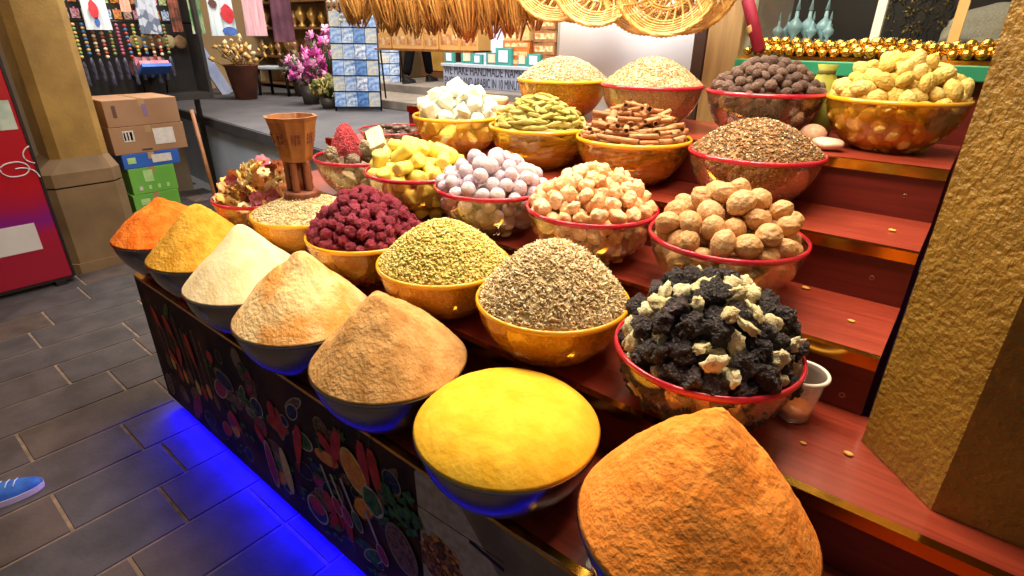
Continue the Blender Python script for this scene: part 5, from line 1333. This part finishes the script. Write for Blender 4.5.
mb = MB(); mb.box((-hw, .60, gz + .0005), (hw, .62, gz + 1.1)); mb.obj('back_board', mat('case_back', '16110e', '2c221a', rough=.5, scale=3), t)
gl = clear_plastic('case_glass', 'f4f6f4', .0, .02)
for px0, px1, m_, nm in ((742, 750, mat('pale_frame', 'a8a890', 'b8b8a0', rough=.4), 'frame_post'), (868, 877, mat('white_frame', 'c8c8c0', 'd4d4cc', rough=.4), 'frame_post'), (946, 957, mat('cream_frame', 'd0a868', 'dcb87c', rough=.4), 'frame_post')):
    x0 = aty(px0, 45, 2.62).x - (DX0+DX1)/2; x1 = aty(px1, 45, 2.62).x - (DX0+DX1)/2
    mb = MB(); mb.box((x0, .06, gz + .0005), (x1, .09, gz + 1.1)); mb.obj(nm, m_, t)
mb = MB(); mb.box((-hw, .10, gz + .0005), (hw, .104, gz + 1.1)); mb.obj('glass', gl, t)
mb = MB(); mb.box((-hw, .105, gz + .062), (hw, .59, gz + .07)); mb.obj('shelf_board', mat('case_shelf', '7c8480', rough=.3), t)
mb = MB(); mb.box((-hw, -.05, gz + .0005), (hw, .055, gz + .014)); mb.obj('gold_tray', brass, t)
WZ = .801 + gz
goldb = mat('gold_bauble', 'd8a030', 'f0cc60', rough=.22, metal=.9, scale=4, rnd=('a87820', 'd8b058', 'c09030'))
def baub(s):
    return ico(3, lambda v: v*(1 + .16*abs(math.sin(6*math.atan2(v.y, v.x)))*(1-abs(v.z)) + .05*nz(v, 4, s)), 'baub')
bb = [wm(baub(s), goldb) for s in range(2)]; first = None
for r_ in range(3):
    for i in range(26):
        x = DX0 + .03 + i*.040 + .02*(r_ % 2)
        if x > .05: continue
        if first is None: o = link('gold_bauble', bb[0]); first = o
        else: o = first.copy(); COL.objects.link(o)
        s_ = .0165 + .003*math.sin(i*7 + r_*3)
        o.location = (x, 2.512 + r_*.034, WZ + .0145 + s_*.95 + (.016*r_)); o.scale = (s_,)*3; o.rotation_euler = (i, r_, i*2)
        tag(o, 'ribbed gold bauble in the tray on the green base, %s row, %s from the left' % (['front', 'middle', 'back'][r_], ORD[i] if i < 20 else 'twenty-' + ORD[i-20]), 'bauble', 'gold baubles on the green base')
# perfume bottles, gilt sprigs, white heap in the case
bot = mat('pale_blue_glass', '8cb8c8', 'b4d4dc', rough=.15, scale=6)
for i, px in enumerate((777, 784, 793, 804, 810, 820, 827)):
    q = aty(px, 42, 2.80); big = i in (2, 3, 5)
    t = thing('perfume_bottle', 'pale blue glass bottle in the display case, %s from the left' % ORD[i], 'bottle', (q.x, 2.78 + .03*(i % 2), WZ + .0705), 'pale blue bottles in the case')
    s_ = 1.35 if big else .9
    mb = MB(); mb.lathe([(.0001, 0), (.014*s_, 0), (.006*s_, .01*s_), (.022*s_, .03*s_), (.024*s_, .045*s_), (.006*s_, .065*s_), (.005*s_, .085*s_), (.0001, .086*s_)], 18); mb.obj('body', bot, t)
    mb = MB(); mb.lathe([(.0001, .086*s_), (.007*s_, .088*s_), (.002*s_, .115*s_), (.0001, .125*s_)], 12); mb.obj('stopper', bot, t)
random.seed(6)
for i in range(11):
    px = 884 + i*6.0; q = aty(px, 42, 2.82); mb = MB(); P = [(0, 0, 0)]
    for j in range(7): P.append((P[-1][0] + random.uniform(-.02, .02), P[-1][1] + random.uniform(-.01, .01), P[-1][2] + .05))
    mb.tube(P, .0025, 6)
    lf = MB()
    for j in range(26):
        c = P[random.randrange(1, 8)]; M2 = Matrix.Translation((c[0] + random.uniform(-.02, .02), c[1] + random.uniform(-.015, .015), c[2] + random.uniform(-.02, .02))) @ Euler((random.random()*6, random.random()*6, 0)).to_matrix().to_4x4() @ Matrix.Scale(.016, 4)
        lf.add([(1,0,0),(0,.4,.1),(-1,0,0),(0,-.4,.1),(0,0,-.12)], [(0,1,2,3), (1,0,4), (2,1,4), (3,2,4), (0,3,4)], 0, True, M2)
    t = thing('gilt_sprig', 'dark sprig with gilt leaves in the middle of the display case, %s from the left' % ORD[i], 'sprig', (q.x, 2.80 + .04*(i % 3), WZ + .0705), 'gilt sprigs in the case')
    mb.obj('stem', MATS['black_board'], t); lf.obj('leaves', mat('gilt_leaf', '8c7434', '4c3c20', rough=.35, metal=.5, scale=40), t)
q = aty(985, 42, 2.75)
o = link('cotton_heap', wm(lump(77, .15, .08, 4, (1.2, .8, 1.0)), mat('white_fluff', 'a8a090', 'c4bcac', rough=.95, scale=30, bump=.6, bscale=60, bdist=.01))); o.location = (q.x + .03, 2.82, WZ + .071); o.scale = (.15, .16, .13)
tag(o, 'whitish fluffy heap at the right end of the display case', 'cotton heap', None, 'stuff')
# clip that flattens its underside onto the shelf
for v in o.data.vertices: v.co.z = max(v.co.z, 0.0)
# maroon roll
a = aty(759, 58, 2.50); b = aty(747, 0, 2.56)
t = thing('rolled_banner', 'maroon rolled banner with gold marks leaning on the green base', 'rolled banner', (a.x, 2.497, WZ + .0145))
dd = Vector((b.x - a.x, .06, b.z - a.z)); top = dd*2.0
mb = MB(); mb.tube([(0, 0, .012), tuple(top*.5), tuple(top)], .024, 16); mb.obj('roll', mat('maroon_fabric', '8c1430', 'a4203c', rough=.6, scale=6), t)
for i, u in enumerate((.22, .5, .8)):
    c = top*u; mb = MB(); mb.lathe([(.0245, -.016), (.0256, -.012), (.0256, .012), (.0245, .016)], 16, M=Matrix.Translation(c) @ dd.to_track_quat('Z', 'Y').to_matrix().to_4x4(), closed=True); mb.obj('gold_mark', mat('gold_mark', 'b8844c', 'c89c5c', rough=.5), t)
# ------------------------------------------------------------------ small things on the top step
kk = ZT[5]
q = atz(826, 140, kk)
o = link('wooden_ball', wm(lump(5, .06, .02, 3, (1.1, .95, .9)), mat('pinkish_wood', 'c89878', 'dcb498', rough=.6, scale=3))); o.location = (-.415, 2.06, kk + .036); o.scale = (.038,)*3; tag(o, 'beige oval ball on the top step between tea bowl and yellow limes', 'ball')
o = link('shell_piece', wm(lump(15, .25, .05, 3, (1.3, .9, .55)), mat('pale_shell', 'c8a084', 'd8b8a0', rough=.5, scale=3))); o.location = (-.355, 2.005, kk + .02); o.scale = (.036,)*3; tag(o, 'pale flat piece beside the beige ball on the top step', 'shell')
t = thing('green_pouch', 'yellow-green pouch standing between the dark balls and the yellow limes', 'pouch', (-.47, 2.33, kk + .0006), rz=.2)
mb = MB(); mb.lathe([(.0001, 0), (.05, 0), (.062, .04), (.058, .12), (.04, .19), (.024, .215), (.034, .24), (.0001, .235)], 20, wave=.05, wn=7); mb.obj('bag', mat('pouch_cloth', '8c8c2c', 'a8a840', rough=.8, scale=6), t)
mb = MB(); mb.lathe([(.024, .205), (.029, .208), (.029, .220), (.024, .223)], 16, closed=True); mb.obj('tie', mat('pouch_tie', '5c5420', rough=.8), t)
for i, (dz_, dy_) in enumerate(((0, 0), (.038, .01), (0, .045))):
    q = atz(480, 97, kk)
    mb = MB(); mb.tube([(-.02 - .01*i, 0, 0), (.20, 0, 0)], .019, 16); mb.tube([(-.021 - .01*i, 0, 0), (-.0205 - .01*i, 0, 0)], .012, 12, 1)
    o = mb.obj('rolled_bark', [mat('pale_rolled_bark', 'c8a878', 'dcc094', rough=.7, scale=5), mat('roll_end_dark', '7c5c3c', rough=.9)]); o.location = (-1.87, 1.98 + dy_, kk + .020 + dz_)
    tag(o, 'pale rolled bark lying left of the pink seed bowl, %s of three' % ['nearest', 'topmost', 'farthest'][i], 'rolled bark', 'rolled bark on the top step')
